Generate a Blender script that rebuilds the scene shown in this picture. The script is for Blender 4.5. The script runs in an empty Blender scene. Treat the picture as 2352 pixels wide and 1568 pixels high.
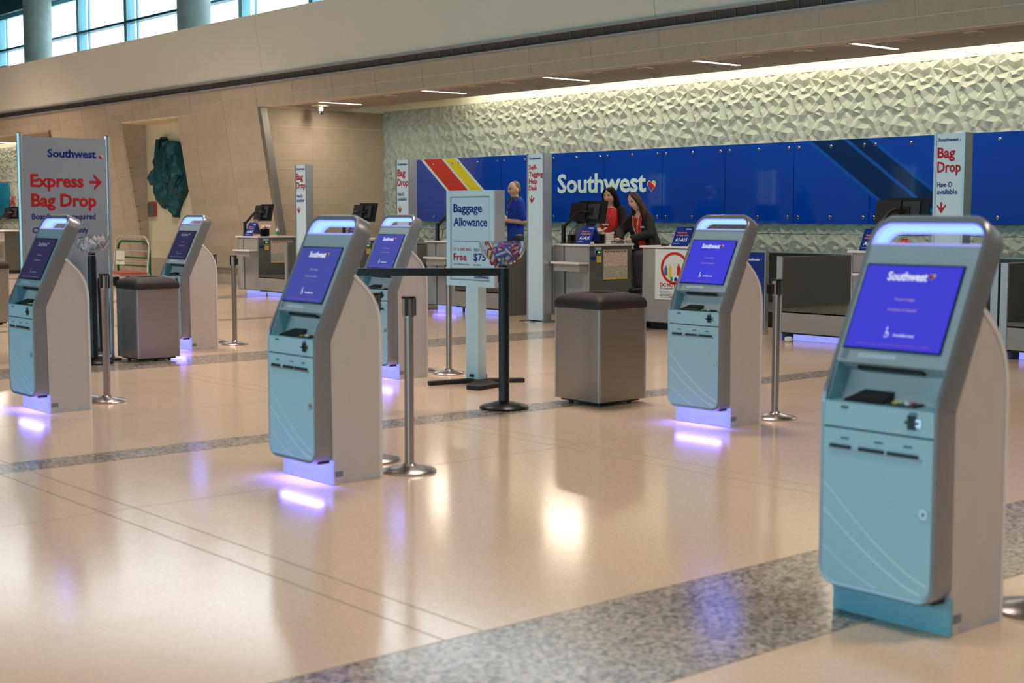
import bpy, bmesh, math, random
from mathutils import Vector, Matrix, geometry
random.seed(7)
sc = bpy.context.scene
col = sc.collection
R = math.radians

# ------------------------------------------------------------ camera, world, light, exposure
cam_d = bpy.data.cameras.new('camera'); cam = bpy.data.objects.new('camera', cam_d); col.objects.link(cam)
sc.camera = cam
cam_d.sensor_width = 36.0; cam_d.lens = 50.0; cam_d.clip_end = 300
cam.location = (0, 0, 1.47)
cam.rotation_euler = (R(90 - 5.125), 0, R(90 - 40.2417))
cam_d.dof.use_dof = True; cam_d.dof.focus_distance = 19.0; cam_d.dof.aperture_fstop = 3.2
sc.view_settings.view_transform = 'Standard'; sc.view_settings.look = 'None'
sc.view_settings.gamma = 1; sc.view_settings.use_curve_mapping = False
sc.view_settings.exposure = 0.0
w = bpy.data.worlds.new('world'); sc.world = w; w.use_nodes = True
bg = w.node_tree.nodes['Background']; bg.inputs[0].default_value = (0.80, 0.93, 1.0, 1); bg.inputs[1].default_value = 2.8

def area(name, loc, target, sx, sy, power, color, spread=180, shape='RECTANGLE'):
    l = bpy.data.lights.new(name, 'AREA'); l.shape = shape; l.size = sx
    if shape in ('RECTANGLE', 'ELLIPSE'): l.size_y = sy
    l.energy = power; l.color = color; l.spread = R(spread)
    o = bpy.data.objects.new(name, l); col.objects.link(o); o.location = loc
    d = Vector(target) - Vector(loc)
    o.rotation_euler = d.to_track_quat('-Z', 'Y').to_euler()
    return o
# daylight of the glazed street front behind and to the left of the camera
area('street_window_light', (-6, -15.5, 4.2), (-6, 0, 3.4), 38, 6.5, 2500, (0.36, 0.80, 1.0))
# clerestory daylight from above the counters
area('clerestory_light', (-22, 18.0, 7.4), (-14, 0, 2.0), 50, 2.0, 900, (0.85, 0.95, 1.0))
# warm hall lamps high under the ceiling
for i, (x, y, p) in enumerate([(0.5, 8.5, 230), (-4.5, 2.5, 130), (-9.5, 8.5, 260), (-16.0, 7.5, 280), (-24, 9.0, 520), (-34, 9.5, 620), (3.5, 1.0, 130)]):
    area('hall_lamp', (x, y, 8.55), (x - 1.0, y - .6, 0), 2.0, 2.0, p, (1.0, 0.83, 0.70), 110)
# cove washer above the textured wall
area('cove_washer', (-13.2, 16.78, 4.0), (-13.2, 17.25, 1.6), 16.5, 0.22, 150, (1.0, 0.93, 0.74))
area('cove_washer_far', (-52, 16.78, 4.0), (-52, 17.25, 1.6), 26, 0.22, 120, (1.0, 0.93, 0.76))

# ------------------------------------------------------------ materials
def lin(c):
    return tuple(((v / 255) / 12.92 if v / 255 <= 0.04045 else ((v / 255 + 0.055) / 1.055) ** 2.4) for v in c)
MATS = {}
def mat(name, rgb, rough=0.5, metal=0.0, noise=0.0, scale=20, bump=0.0, emit=None, strength=1.0, alpha=None, trans=0.0, coat=0.0, rnd=0.0, spec=0.5, stretch=None, srgb=True, ior=1.45):
    m = bpy.data.materials.new(name); m.use_nodes = True; nt = m.node_tree; b = nt.nodes['Principled BSDF']
    c = lin(rgb) if srgb else rgb
    b.inputs['Base Color'].default_value = (*c, 1); b.inputs['Roughness'].default_value = rough
    b.inputs['Metallic'].default_value = metal; b.inputs['Specular IOR Level'].default_value = spec
    b.inputs['IOR'].default_value = ior
    if coat: b.inputs['Coat Weight'].default_value = coat; b.inputs['Coat Roughness'].default_value = 0.05
    if trans: b.inputs['Transmission Weight'].default_value = trans
    if emit: b.inputs['Emission Color'].default_value = (*emit, 1); b.inputs['Emission Strength'].default_value = strength
    tc = nt.nodes.new('ShaderNodeTexCoord'); src = tc.outputs['Object']
    if stretch:
        mp = nt.nodes.new('ShaderNodeMapping'); mp.inputs['Scale'].default_value = stretch
        nt.links.new(src, mp.inputs[0]); src = mp.outputs[0]
    n = nt.nodes.new('ShaderNodeTexNoise'); n.inputs['Scale'].default_value = scale; n.inputs['Detail'].default_value = 4
    nt.links.new(src, n.inputs['Vector'])
    mr = nt.nodes.new('ShaderNodeMapRange'); nt.links.new(n.outputs['Fac'], mr.inputs['Value'])
    amt = noise or 0.03
    mr.inputs['From Min'].default_value = 0.25; mr.inputs['From Max'].default_value = 0.75
    mr.inputs['To Min'].default_value = 1 - amt; mr.inputs['To Max'].default_value = 1 + amt
    hsv = nt.nodes.new('ShaderNodeHueSaturation'); hsv.inputs['Color'].default_value = (*c, 1)
    out = mr.outputs[0]
    if rnd:
        oi = nt.nodes.new('ShaderNodeObjectInfo'); m2 = nt.nodes.new('ShaderNodeMapRange')
        m2.inputs['To Min'].default_value = 1 - rnd; m2.inputs['To Max'].default_value = 1 + rnd
        nt.links.new(oi.outputs['Random'], m2.inputs['Value'])
        mu = nt.nodes.new('ShaderNodeMath'); mu.operation = 'MULTIPLY'
        nt.links.new(out, mu.inputs[0]); nt.links.new(m2.outputs[0], mu.inputs[1]); out = mu.outputs[0]
    nt.links.new(out, hsv.inputs['Value']); nt.links.new(hsv.outputs[0], b.inputs['Base Color'])
    if bump:
        bp = nt.nodes.new('ShaderNodeBump'); bp.inputs['Strength'].default_value = bump; bp.inputs['Distance'].default_value = 0.01
        nt.links.new(n.outputs['Fac'], bp.inputs['Height']); nt.links.new(bp.outputs[0], b.inputs['Normal'])
    MATS[name] = m
    return m
M = MATS
mat('shell', (150, 151, 156), 0.34, 0.55, 0.03, 60)
mat('panel_blue', (166, 196, 206), 0.42, 0.0, 0.02, 30)
mat('panel_stripe', (205, 226, 232), 0.42)
mat('fascia_grey', (150, 164, 172), 0.42)
mat('body_white', (196, 188, 186), 0.5, 0, 0.03, 12)
mat('body_rim', (222, 216, 214), 0.4)
mat('alcove', (120, 170, 184), 0.5)
mat('black_plastic', (18, 18, 20), 0.4)
mat('black_gloss', (10, 11, 14), 0.15)
mat('dark_grey', (52, 50, 52), 0.55)
mat('rubber', (42, 38, 38), 0.75)
mat('lid', (42, 36, 36), 0.62, 0, 0.06, 90, 0.1)
mat('steel', (168, 160, 154), 0.34, 0.9, 0.05, 3, 0.02, stretch=(1, 1, 40))
mat('brushed', (150, 146, 142), 0.42, 0.75, 0.06, 3, 0.02, stretch=(40, 1, 1))
mat('chrome', (205, 204, 206), 0.12, 1.0, 0.02, 5)
mat('pole_steel', (176, 170, 168), 0.28, 0.95, 0.04, 4)
mat('black_post', (14, 15, 18), 0.35)
mat('sign_white', (176, 186, 200), 0.45, 0, 0.015, 6)
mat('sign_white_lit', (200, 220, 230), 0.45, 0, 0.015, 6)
mat('sign_white_shaded', (140, 148, 162), 0.45, 0, 0.015, 6)  # darker copy of the sign white, shade on the drop sign put into the colour
mat('alu', (190, 196, 200), 0.3, 0.7)
mat('txt_blue', (14, 38, 118), 0.5)
mat('txt_red', (170, 20, 28), 0.5)
mat('txt_white', (236, 240, 242), 0.5)
mat('txt_orange', (240, 150, 60), 0.5)
mat('txt_dark', (60, 56, 54), 0.6)
mat('ink_grey', (120, 128, 140), 0.6)
mat('heart_red', (206, 38, 34), 0.4); mat('heart_yellow', (232, 196, 30), 0.4); mat('heart_blue', (24, 50, 150), 0.4)
mat('glass_blue', (0, 62, 168), 0.06, 0, 0.03, 0.6, coat=0.6, spec=0.6)
mat('glass_red', (200, 40, 30), 0.1, coat=0.5); mat('glass_yellow', (224, 208, 20), 0.1, coat=0.5)
mat('glass_white', (214, 226, 224), 0.1, coat=0.5)
mat('glass_navy', (2, 42, 88), 0.08, coat=0.5); mat('glass_sky', (4, 78, 170), 0.08, coat=0.5)
mat('glass_teal', (20, 150, 190), 0.15, noise=0.35, scale=1.5, coat=0.5); mat('glass_pale', (196, 224, 216), 0.15, coat=0.5)
mat('logo_white', (206, 230, 222), 0.4)
mat('relief', (180, 184, 170), 0.5, 0.0, 0.02, 8)
mat('cove_white', (240, 236, 214), 0.6)
mat('stone', (182, 164, 142), 0.75, 0, 0.07, 5, 0.15, rnd=0.05)
mat('stone_joint', (226, 212, 192), 0.8)
mat('stone_dark', (150, 132, 98), 0.75, 0, 0.08, 6, 0.15, rnd=0.05)
mat('plaster', (224, 216, 200), 0.65, 0, 0.02, 1.2)
mat('plaster_cream', (216, 202, 172), 0.7, 0, 0.02, 2)
mat('ceiling_tan', (186, 168, 148), 0.7)
mat('vent_frame', (176, 172, 170), 0.4, 0.4)
mat('vent_mesh', (78, 70, 66), 0.6, 0.2, 0.3, 220)
mat('vent_bar', (98, 92, 92), 0.5)
mat('concrete', (186, 194, 188), 0.7, 0, 0.18, 3, 0.1)
mat('frame_blue', (140, 196, 208), 0.4, 0.2); mat('frame_dark', (60, 110, 122), 0.4, 0.2)
mat('roof_wood', (66, 50, 30), 0.8, 0, 0.2, 3)
mat('counter_side', (104, 104, 100), 0.5, 0.25, 0.05, 3)
mat('counter_face', (166, 160, 155), 0.42, 0.3, 0.04, 3)
mat('counter_top', (236, 224, 216), 0.35)
mat('toe_dark', (38, 38, 42), 0.6)
mat('conveyor_steel', (120, 118, 104), 0.3, 0.85, 0.06, 2, stretch=(1, 1, 20))
mat('dark_well', (70, 70, 68), 0.4, 0.5)
mat('belt_black', (22, 22, 24), 0.7)
mat('paper', (226, 220, 200), 0.7, 0, 0.02, 20); mat('paper_white', (226, 226, 222), 0.7)
mat('yellow', (240, 198, 20), 0.5); mat('placard_blue', (20, 52, 142), 0.35)
mat('screen_dark', (28, 36, 42), 0.2); mat('plastic_brown', (40, 32, 30), 0.5)
mat('green_paint', (10, 84, 44), 0.35); mat('cart_silver', (196, 192, 186), 0.3, 0.5); mat('cart_red', (176, 70, 62), 0.5)
mat('bronze_teal', (22, 74, 80), 0.45, 0.35, 0.35, 14, 0.5); mat('plaque_grey', (110, 106, 104), 0.5, 0.4); mat('plaque_red', (170, 70, 56), 0.5)
mat('skin', (226, 172, 146), 0.5); mat('skin_warm', (220, 164, 134), 0.5)
mat('hair_black', (12, 9, 10), 0.65, 0, 0.25, 60, 0.3, stretch=(6, 6, 1), spec=.15); mat('hair_brown', (62, 42, 31), 0.62, 0, 0.35, 60, 0.3, stretch=(6, 6, 1), spec=.2); mat('hair_grey', (120, 112, 98), 0.7, 0, 0.2, 90)
mat('shirt_blue', (20, 62, 176), 0.75, 0, 0.08, 14, 0.3); mat('collar_grey', (72, 74, 76), 0.8); mat('shirt_red', (206, 44, 32), 0.75, 0, 0.08, 14, 0.3)
mat('jacket_black', (22, 21, 23), 0.85, 0, 0.15, 14, 0.3); mat('trousers', (54, 50, 50), 0.85, 0, 0.1, 14, 0.2); mat('shoe', (16, 14, 14), 0.4)
mat('lip', (168, 92, 84), 0.5); mat('eye', (40, 32, 30), 0.3); mat('brow', (84, 62, 50), 0.8)
mat('tissue_pink', (236, 214, 220), 0.8); mat('orange_thing', (214, 84, 30), 0.4); mat('green_bottle', (70, 150, 70), 0.3)
mat('pk_blue', (70, 104, 170), 0.5, noise=0.3, scale=60); mat('pk_white', (214, 214, 226), 0.5); mat('pk_pink', (196, 40, 110), 0.5); mat('pk_yellow', (220, 222, 90), 0.5); mat('pk_grey', (140, 150, 160), 0.4, noise=0.3, scale=50); mat('pk_red', (170, 60, 80), 0.5)
mat('pk_green', (60, 150, 80), 0.5); mat('pk_purple', (120, 90, 170), 0.5); mat('pk_clear', (206, 202, 204), 0.35, noise=0.1, scale=30)
mat('acrylic', (238, 240, 242), 0.03, trans=1.0, ior=1.12)
mat('led', (200, 220, 255), 0.4, emit=(0.42, 0.62, 1.0), strength=1.0)
def emis(name, c, s):
    m = bpy.data.materials.new(name); m.use_nodes = True; nt = m.node_tree; nt.nodes.clear()
    e = nt.nodes.new('ShaderNodeEmission'); e.inputs[0].default_value = (*c, 1); e.inputs[1].default_value = s
    o = nt.nodes.new('ShaderNodeOutputMaterial'); nt.links.new(e.outputs[0], o.inputs[0]); M[name] = m
emis('led', (0.10, 0.14, 1.0), 4.4)
emis('led_hot', (0.15, 0.27, 1.0), 3.1)
emis('led_sill', (0.42, 0.42, 1.0), 1.0)
emis('slot_light', (1.0, 0.93, 0.86), 6.0)
def screen(name, c, s):
    m = mat(name, (8, 8, 20), 0.25, emit=c, strength=s); return m
screen('screen_bright', (0.055, 0.052, 0.66), 0.95); screen('screen_mid', (0.062, 0.075, 0.36), 1.0); screen('screen_dim', (0.030, 0.028, 0.08), 0.9)
def glow(name, c, s): mat(name, (30, 30, 40), 0.4, emit=c, strength=s)
glow('glow_white', (0.8, 0.85, 1.0), 0.9); glow('glow_dim', (0.5, 0.5, 0.6), 0.35); glow('glow_orange', (0.62, 0.42, 0.52), 0.6); glow('glow_red', (0.30, 0.10, 0.42), 0.8)
glow('led_green', (0.2, 0.9, 0.1), 0.8)
glow('toe_lit', (0.30, 0.32, 1.0), 1.1)
M['toe_lit'].node_tree.nodes['Principled BSDF'].inputs['Base Color'].default_value = (0.6, 0.65, 0.8, 1)
# flat poster image made of rows of print
def print_mat(name, base, ink, rows, lo=0.45):
    m = mat(name, base, 0.6); nt = m.node_tree; b = nt.nodes['Principled BSDF']
    tc = nt.nodes.new('ShaderNodeTexCoord'); sp = nt.nodes.new('ShaderNodeSeparateXYZ'); nt.links.new(tc.outputs['Object'], sp.inputs[0])
    mu = nt.nodes.new('ShaderNodeMath'); mu.operation = 'MULTIPLY'; mu.inputs[1].default_value = rows; nt.links.new(sp.outputs[2], mu.inputs[0])
    fr = nt.nodes.new('ShaderNodeMath'); fr.operation = 'FRACT'; nt.links.new(mu.outputs[0], fr.inputs[0])
    g = nt.nodes.new('ShaderNodeMath'); g.operation = 'GREATER_THAN'; g.inputs[1].default_value = lo; nt.links.new(fr.outputs[0], g.inputs[0])
    n = nt.nodes.new('ShaderNodeTexNoise'); n.inputs['Scale'].default_value = rows * 1.1; nt.links.new(tc.outputs['Object'], n.inputs['Vector'])
    g2 = nt.nodes.new('ShaderNodeMath'); g2.operation = 'GREATER_THAN'; g2.inputs[1].default_value = 0.46; nt.links.new(n.outputs['Fac'], g2.inputs[0])
    a = nt.nodes.new('ShaderNodeMath'); a.operation = 'MULTIPLY'; nt.links.new(g.outputs[0], a.inputs[0]); nt.links.new(g2.outputs[0], a.inputs[1])
    mx = nt.nodes.new('ShaderNodeMix'); mx.data_type = 'RGBA'; mx.inputs[6].default_value = (*lin(base), 1); mx.inputs[7].default_value = (*lin(ink), 1)
    nt.links.new(a.outputs[0], mx.inputs[0]); nt.links.new(mx.outputs[2], b.inputs['Base Color'])
print_mat('fine_print', (214, 208, 190), (90, 88, 84), 95)
print_mat('fine_print_red', (222, 216, 200), (196, 120, 110), 60)
# terrazzo
def terrazzo(name, base, chips, dark, scale, rough, amount):
    m = bpy.data.materials.new(name); m.use_nodes = True; nt = m.node_tree; b = nt.nodes['Principled BSDF']
    geo = nt.nodes.new('ShaderNodeNewGeometry')
    v = nt.nodes.new('ShaderNodeTexVoronoi'); v.inputs['Scale'].default_value = scale; nt.links.new(geo.outputs['Position'], v.inputs['Vector'])
    cr = nt.nodes.new('ShaderNodeValToRGB'); nt.links.new(v.outputs['Color'], cr.inputs[0])
    cr.color_ramp.elements[0].position = 0.2; cr.color_ramp.elements[0].color = (*lin(dark), 1)
    cr.color_ramp.elements[1].position = 0.8; cr.color_ramp.elements[1].color = (*lin(chips), 1)
    mx = nt.nodes.new('ShaderNodeMix'); mx.data_type = 'RGBA'; mx.inputs[0].default_value = amount
    n = nt.nodes.new('ShaderNodeTexNoise'); n.inputs['Scale'].default_value = 0.6; nt.links.new(geo.outputs['Position'], n.inputs['Vector'])
    m2 = nt.nodes.new('ShaderNodeMix'); m2.data_type = 'RGBA'; m2.inputs[6].default_value = (*lin(base), 1); m2.inputs[7].default_value = (*[x * 0.88 for x in lin(base)], 1)
    nt.links.new(n.outputs['Fac'], m2.inputs[0])
    nt.links.new(m2.outputs[2], mx.inputs[6]); nt.links.new(cr.outputs[0], mx.inputs[7]); nt.links.new(mx.outputs[2], b.inputs['Base Color'])
    n2 = nt.nodes.new('ShaderNodeTexNoise'); n2.inputs['Scale'].default_value = 1.3; n2.inputs['Detail'].default_value = 3; nt.links.new(geo.outputs['Position'], n2.inputs['Vector'])
    mr = nt.nodes.new('ShaderNodeMapRange'); mr.inputs['To Min'].default_value = rough * 0.8; mr.inputs['To Max'].default_value = rough * 1.25
    nt.links.new(n2.outputs['Fac'], mr.inputs['Value']); nt.links.new(mr.outputs[0], b.inputs['Roughness'])
    bp = nt.nodes.new('ShaderNodeBump'); bp.inputs['Strength'].default_value = 0.10; bp.inputs['Distance'].default_value = 0.004
    n3 = nt.nodes.new('ShaderNodeTexNoise'); n3.inputs['Scale'].default_value = 4; nt.links.new(geo.outputs['Position'], n3.inputs['Vector'])
    nt.links.new(n3.outputs['Fac'], bp.inputs['Height']); nt.links.new(bp.outputs[0], b.inputs['Normal'])
    M[name] = m
terrazzo('terrazzo', (216, 193, 170), (226, 210, 190), (184, 160, 136), 110, 0.14, 0.22)
terrazzo('terrazzo_grey', (140, 130, 122), (196, 186, 176), (70, 64, 60), 62, 0.16, 0.75)
mat('joint_strip', (120, 96, 76), 0.35, 0.4)

# ------------------------------------------------------------ mesh helpers
class MB:
    def __init__(s): s.bm = bmesh.new(); s.mi = 0
    def m(s, i): s.mi = i; return s
    def face(s, pts):
        try:
            f = s.bm.faces.new([s.bm.verts.new(p) for p in pts]); f.material_index = s.mi; return f
        except ValueError: return None
    def box(s, x0, y0, z0, x1, y1, z1):
        v = [s.bm.verts.new(p) for p in ((x0,y0,z0),(x1,y0,z0),(x1,y1,z0),(x0,y1,z0),(x0,y0,z1),(x1,y0,z1),(x1,y1,z1),(x0,y1,z1))]
        for q in ((0,3,2,1),(4,5,6,7),(0,1,5,4),(1,2,6,5),(2,3,7,6),(3,0,4,7)):
            f = s.bm.faces.new([v[i] for i in q]); f.material_index = s.mi
        return s
    def hexa(s, p):      # 8 points, bottom 4 then top 4
        v = [s.bm.verts.new(a) for a in p]
        for q in ((0,3,2,1),(4,5,6,7),(0,1,5,4),(1,2,6,5),(2,3,7,6),(3,0,4,7)):
            f = s.bm.faces.new([v[i] for i in q]); f.material_index = s.mi
        return s
    def rings(s, rs, close=True, caps=True, loop=False):
        V = [[s.bm.verts.new(p) for p in r] for r in rs]; n = len(V[0])
        rng = range(len(V)) if loop else range(len(V) - 1)
        for i in rng:
            a = V[i]; b = V[(i + 1) % len(V)]
            for k in range(n if close else n - 1):
                f = s.bm.faces.new((a[k], a[(k+1) % n], b[(k+1) % n], b[k])); f.material_index = s.mi
        if caps and not loop and n > 2:
            for r in (V[0][::-1], V[-1]):
                try: f = s.bm.faces.new(r); f.material_index = s.mi
                except ValueError: pass
        return s
    def cyl(s, c, r, h, n=20, axis='z', r2=None):
        r2 = r if r2 is None else r2; rs = []
        for rr, t in ((r, 0), (r2, h)):
            ring = []
            for k in range(n):
                a = 2 * math.pi * k / n; u, v = rr * math.cos(a), rr * math.sin(a)
                ring.append({'z': (c[0]+u, c[1]+v, c[2]+t), 'y': (c[0]+u, c[1]+t, c[2]-v), 'x': (c[0]+t, c[1]+u, c[2]+v)}[axis])
            rs.append(ring)
        return s.rings(rs)
    def lathe(s, c, prof, n=32, caps=True):
        return s.rings([[(c[0]+r*math.cos(2*math.pi*k/n), c[1]+r*math.sin(2*math.pi*k/n), c[2]+z) for k in range(n)] for r, z in prof], caps=caps)
    def tube(s, pts, r, n=8, caps=True):
        pts = [Vector(p) for p in pts]; rs = []; up = None
        for i, p in enumerate(pts):
            a = pts[max(i-1, 0)]; b = pts[min(i+1, len(pts)-1)]; t = (b - a).normalized()
            if up is None: up = Vector((0, 0, 1)) if abs(t.z) < 0.9 else Vector((1, 0, 0))
            x = t.cross(up).normalized(); y = x.cross(t).normalized(); up = y
            rr = r[i] if isinstance(r, (list, tuple)) else r
            rs.append([tuple(p + x*math.cos(2*math.pi*k/n)*rr + y*math.sin(2*math.pi*k/n)*rr) for k in range(n)])
        return s.rings(rs, caps=caps)
    def prism(s, poly, axis, a, b):   # polygon in the plane normal to axis
        def P(u, v, t): return {'x': (t, u, v), 'y': (u, t, v), 'z': (u, v, t)}[axis]
        return s.rings([[P(u, v, a) for u, v in poly], [P(u, v, b) for u, v in poly]])
    def xf(s, mtx): s.bm.transform(mtx); return s
    def build(s, name, mats, parent=None, smooth=False, bevel=0.0, segs=2, kind=None, label=None, flip=True):
        if bevel:
            es = [e for e in s.bm.edges if len(e.link_faces) == 2 and e.calc_face_angle(0) > 0.6]
            bmesh.ops.bevel(s.bm, geom=es, offset=bevel, segments=segs, affect='EDGES', profile=0.6)
        if flip: bmesh.ops.recalc_face_normals(s.bm, faces=s.bm.faces[:])
        me = bpy.data.meshes.new(name); s.bm.to_mesh(me); s.bm.free()
        if not isinstance(mats, (list, tuple)): mats = [mats]
        for q in mats: me.materials.append(M[q])
        o = bpy.data.objects.new(name, me); col.objects.link(o)
        if smooth:
            for p in me.polygons: p.use_smooth = True
            me.set_sharp_from_angle(angle=R(38))
        if parent is not None: o.parent = parent
        if kind: o['kind'] = kind
        if label: o['label'] = label
        return o
def thing(name, label, cat, loc=(0,0,0), rz=0, group=None):
    o = bpy.data.objects.new(name, None); col.objects.link(o); o.empty_display_size = 0.1
    o.location = loc; o.rotation_euler = (0, 0, rz); o['label'] = label; o['category'] = cat
    if group: o['group'] = group
    return o
def tag(o, label, cat, group=None):
    o['label'] = label; o['category'] = cat
    if group: o['group'] = group
    return o
def copy_tree(o, parent=None):
    c = o.copy(); col.objects.link(c); c.parent = parent
    for ch in [x for x in o.children]: copy_tree(ch, c)
    return c
def place(o, loc, rz, label, group=None):
    o.location = loc; o.rotation_euler = (0, 0, rz); o['label'] = label
    if group: o['group'] = group
    return o
def I(): return Matrix.Identity(4)
_tc = {}
def text_pts(s, bold):
    k = (s, bold)
    if k not in _tc:
        cu = bpy.data.curves.new('t', 'FONT'); cu.body = s; cu.size = 1; cu.offset = bold; cu.resolution_u = 2; cu.align_x = 'LEFT'
        cu.space_character = 0.97
        o = bpy.data.objects.new('t', cu); col.objects.link(o)
        dg = bpy.context.evaluated_depsgraph_get(); me = bpy.data.meshes.new_from_object(o.evaluated_get(dg))
        _tc[k] = ([v.co.copy() for v in me.vertices], [tuple(p.vertices) for p in me.polygons])
        bpy.data.objects.remove(o); bpy.data.curves.remove(cu); bpy.data.meshes.remove(me)
    return _tc[k]
def add_text(mb, s, x, z, h, wid=None, bold=0.012, y=0.0, mtx=None, mi=0, center=False, slant=0.0, cap='H'):
    """text with its left end at x, baseline z, capital height h, fitted to width wid, facing -Y"""
    vs, fs = text_pts(s, bold)
    if not vs: return
    x0 = min(v.x for v in vs); x1 = max(v.x for v in vs)
    ch = 0.728
    sy = h / ch; sx = sy if wid is None else wid / (x1 - x0)
    if center: x = x - (x1 - x0) * sx / 2
    nv = []
    for v in vs:
        p = Vector(((v.x - x0) * sx + x + slant * v.y * sy, y, v.y * sy + z))
        nv.append(mb.bm.verts.new(mtx @ p if mtx else p))
    for f in fs:
        try:
            q = mb.bm.faces.new([nv[i] for i in f]); q.material_index = mi
        except ValueError: pass
def heart(parent, x, z, sz, y, mtx=None, outline='heart_outline', name='heart_emblem'):
    pts = []
    for k in range(40):
        t = 2*math.pi*k/40
        pts.append((16*math.sin(t)**3/34, (13*math.cos(t)-5*math.cos(2*t)-2*math.cos(3*t)-math.cos(4*t)+2)/31))
    mb = MB()
    mb.mi = 3; mb.face([(px*sz*1.14+x, y, pz*sz*1.14+z) for px, pz in pts])
    bm2 = MB(); bm2.face([(px*sz*0.98+x, y-0.0015*max(1, sz*6), pz*sz*0.98+z) for px, pz in pts])
    for off in (-0.12, -0.16, 0.19, 0.23):
        bmesh.ops.bisect_plane(bm2.bm, geom=bm2.bm.verts[:]+bm2.bm.edges[:]+bm2.bm.faces[:], plane_co=(x+off*sz, y, z+off*sz), plane_no=(0.72, 0, 0.70))
    for f in bm2.bm.faces:
        c = f.calc_center_median(); d = ((c.x-x)*0.72+(c.z-z)*0.70)/sz/1.42
        f.material_index = 0 if d < -0.12 else 3 if d < -0.155 else 1 if d < 0.19 else 3 if d < 0.225 else 2
    tmp = bpy.data.meshes.new('h'); bm2.bm.to_mesh(tmp); mb.bm.from_mesh(tmp); bpy.data.meshes.remove(tmp)
    if mtx: mb.xf(mtx)
    return mb.build(name, ['heart_blue', 'heart_red', 'heart_yellow', 'glass_white'], parent, flip=False)

# ------------------------------------------------------------ setting
def S(o): o['kind'] = 'structure'; return o
floor = S(MB().box(-66, -17.5, -0.3, 12, 20, -0.0022).build('floor', 'joint_strip'))
XB = [-66]
bands = []
for k in range(-6, 3):
    c = -3.42 - 9.55 * -k
    c = -3.42 + 9.55 * k
    bands.append((c - 0.40, c + 0.40)); bands.append((c - 4.77 + 0.07 - 0.16, c - 4.77 + 0.07 + 0.16))
bands = sorted(b for b in bands if b[0] > -65 and b[1] < 11)
segs = []; x = -66
for a, b in bands:
    segs.append((x, a, 0)); segs.append((a, b, 1)); x = b
segs.append((x, 12, 0))
seg2 = []
for a, b, g in segs:
    cut = [c for c in (-6.6, -9.75, -16.15, -19.3) if a + .1 < c < b - .1]
    for c in cut: seg2.append((a, c, g)); a = c
    seg2.append((a, b, g))
YB = [-17.5]
for k in range(-6, 5):
    c = 3.015 + 3.07 * k; YB += [c - 0.085, c + 0.085]
YB.append(20)
slab_mesh = {}
for a, b, g in seg2:
    ys = YB if not g else [-17.5, 20]
    for y0, y1 in zip(ys[:-1], ys[1:]):
        if b < -30 and y0 > -17 and not g and y1 - y0 < .3: continue
        e = 0.003
        key = (round(b - a, 2), round(y1 - y0, 2), g)
        if key not in slab_mesh:
            o = MB().box(e, e, -0.02, b - a - e, y1 - y0 - e, 0).build('floor_slab' if not g else 'floor_band', 'terrazzo_grey' if g else 'terrazzo', floor)
            slab_mesh[key] = o.data
        else:
            o = bpy.data.objects.new('floor_slab' if not g else 'floor_band', slab_mesh[key]); col.objects.link(o); o.parent = floor
        o.location = (a, y0, 0)

def LY(z): return 14.27 - 0.16 * (z - 3.55)
def lean_block(mb, x0, x1, z0, z1, d0, d1):
    mb.hexa([(x0, LY(z0)+d0, z0), (x1, LY(z0)+d0, z0), (x1, LY(z0)+d1, z0), (x0, LY(z0)+d1, z0),
             (x0, LY(z1)+d0, z1), (x1, LY(z1)+d0, z1), (x1, LY(z1)+d1, z1), (x0, LY(z1)+d1, z1)])
courses = [0.0, 0.1, 0.44, 0.78, 1.12, 1.31, 1.65, 1.985, 2.325, 2.515, 2.85, 3.19, 3.535]
mb = MB()
for a, b in ((-34.6, -30.66), (-27.9, -24.45)): lean_block(mb, a, b, 0, 3.535, 0.008, 0.3)
mb.box(-34.6, 15.1, 0, -34.3, 17.4, 3.6); mb.box(-24.75, 15.0, 0, -24.45, 17.4, 3.6)
lean_block(mb, -64, 10, 3.535, 3.95, 0.008, 0.25)
wall_n = S(mb.build('wall_north', 'stone_joint'))
_bl = {}
def stone(x0, x1, z0, z1, g=0.012):
    key = (round(x1-x0, 3), round(z0, 3), round(z1, 3))
    if key not in _bl:
        mb = MB(); lean_block(mb, g/2, x1-x0-g/2, z0+g/2, z1-g/2, 0.0, 0.05)
        o = mb.build('stone_block', 'stone', wall_n, bevel=0.003, segs=1); _bl[key] = o.data
    else:
        o = bpy.data.objects.new('stone_block', _bl[key]); col.objects.link(o); o.parent = wall_n
    o.location = (x0, 0, 0)
W = 1.3516; A0 = -15.059
def xcuts(a, b):
    k = math.ceil((a - A0) / W + 0.05); r = [a]
    while A0 + k * W < b - 0.08: r.append(A0 + k * W); k += 1
    return r + [b]
for c0, c1 in ((3.535, 3.72), (3.72, 3.95)):
    xs = xcuts(-64, 10)
    for a, b in zip(xs[:-1], xs[1:]): stone(a, b, c0, c1)
for a0, b0 in ((-34.6, -30.66), (-27.9, -24.53)):
    for c0, c1 in zip(courses[:-1], courses[1:]):
        xs = xcuts(a0, b0)
        for a, b in zip(xs[:-1], xs[1:]): stone(a, b, c0, c1)
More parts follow.
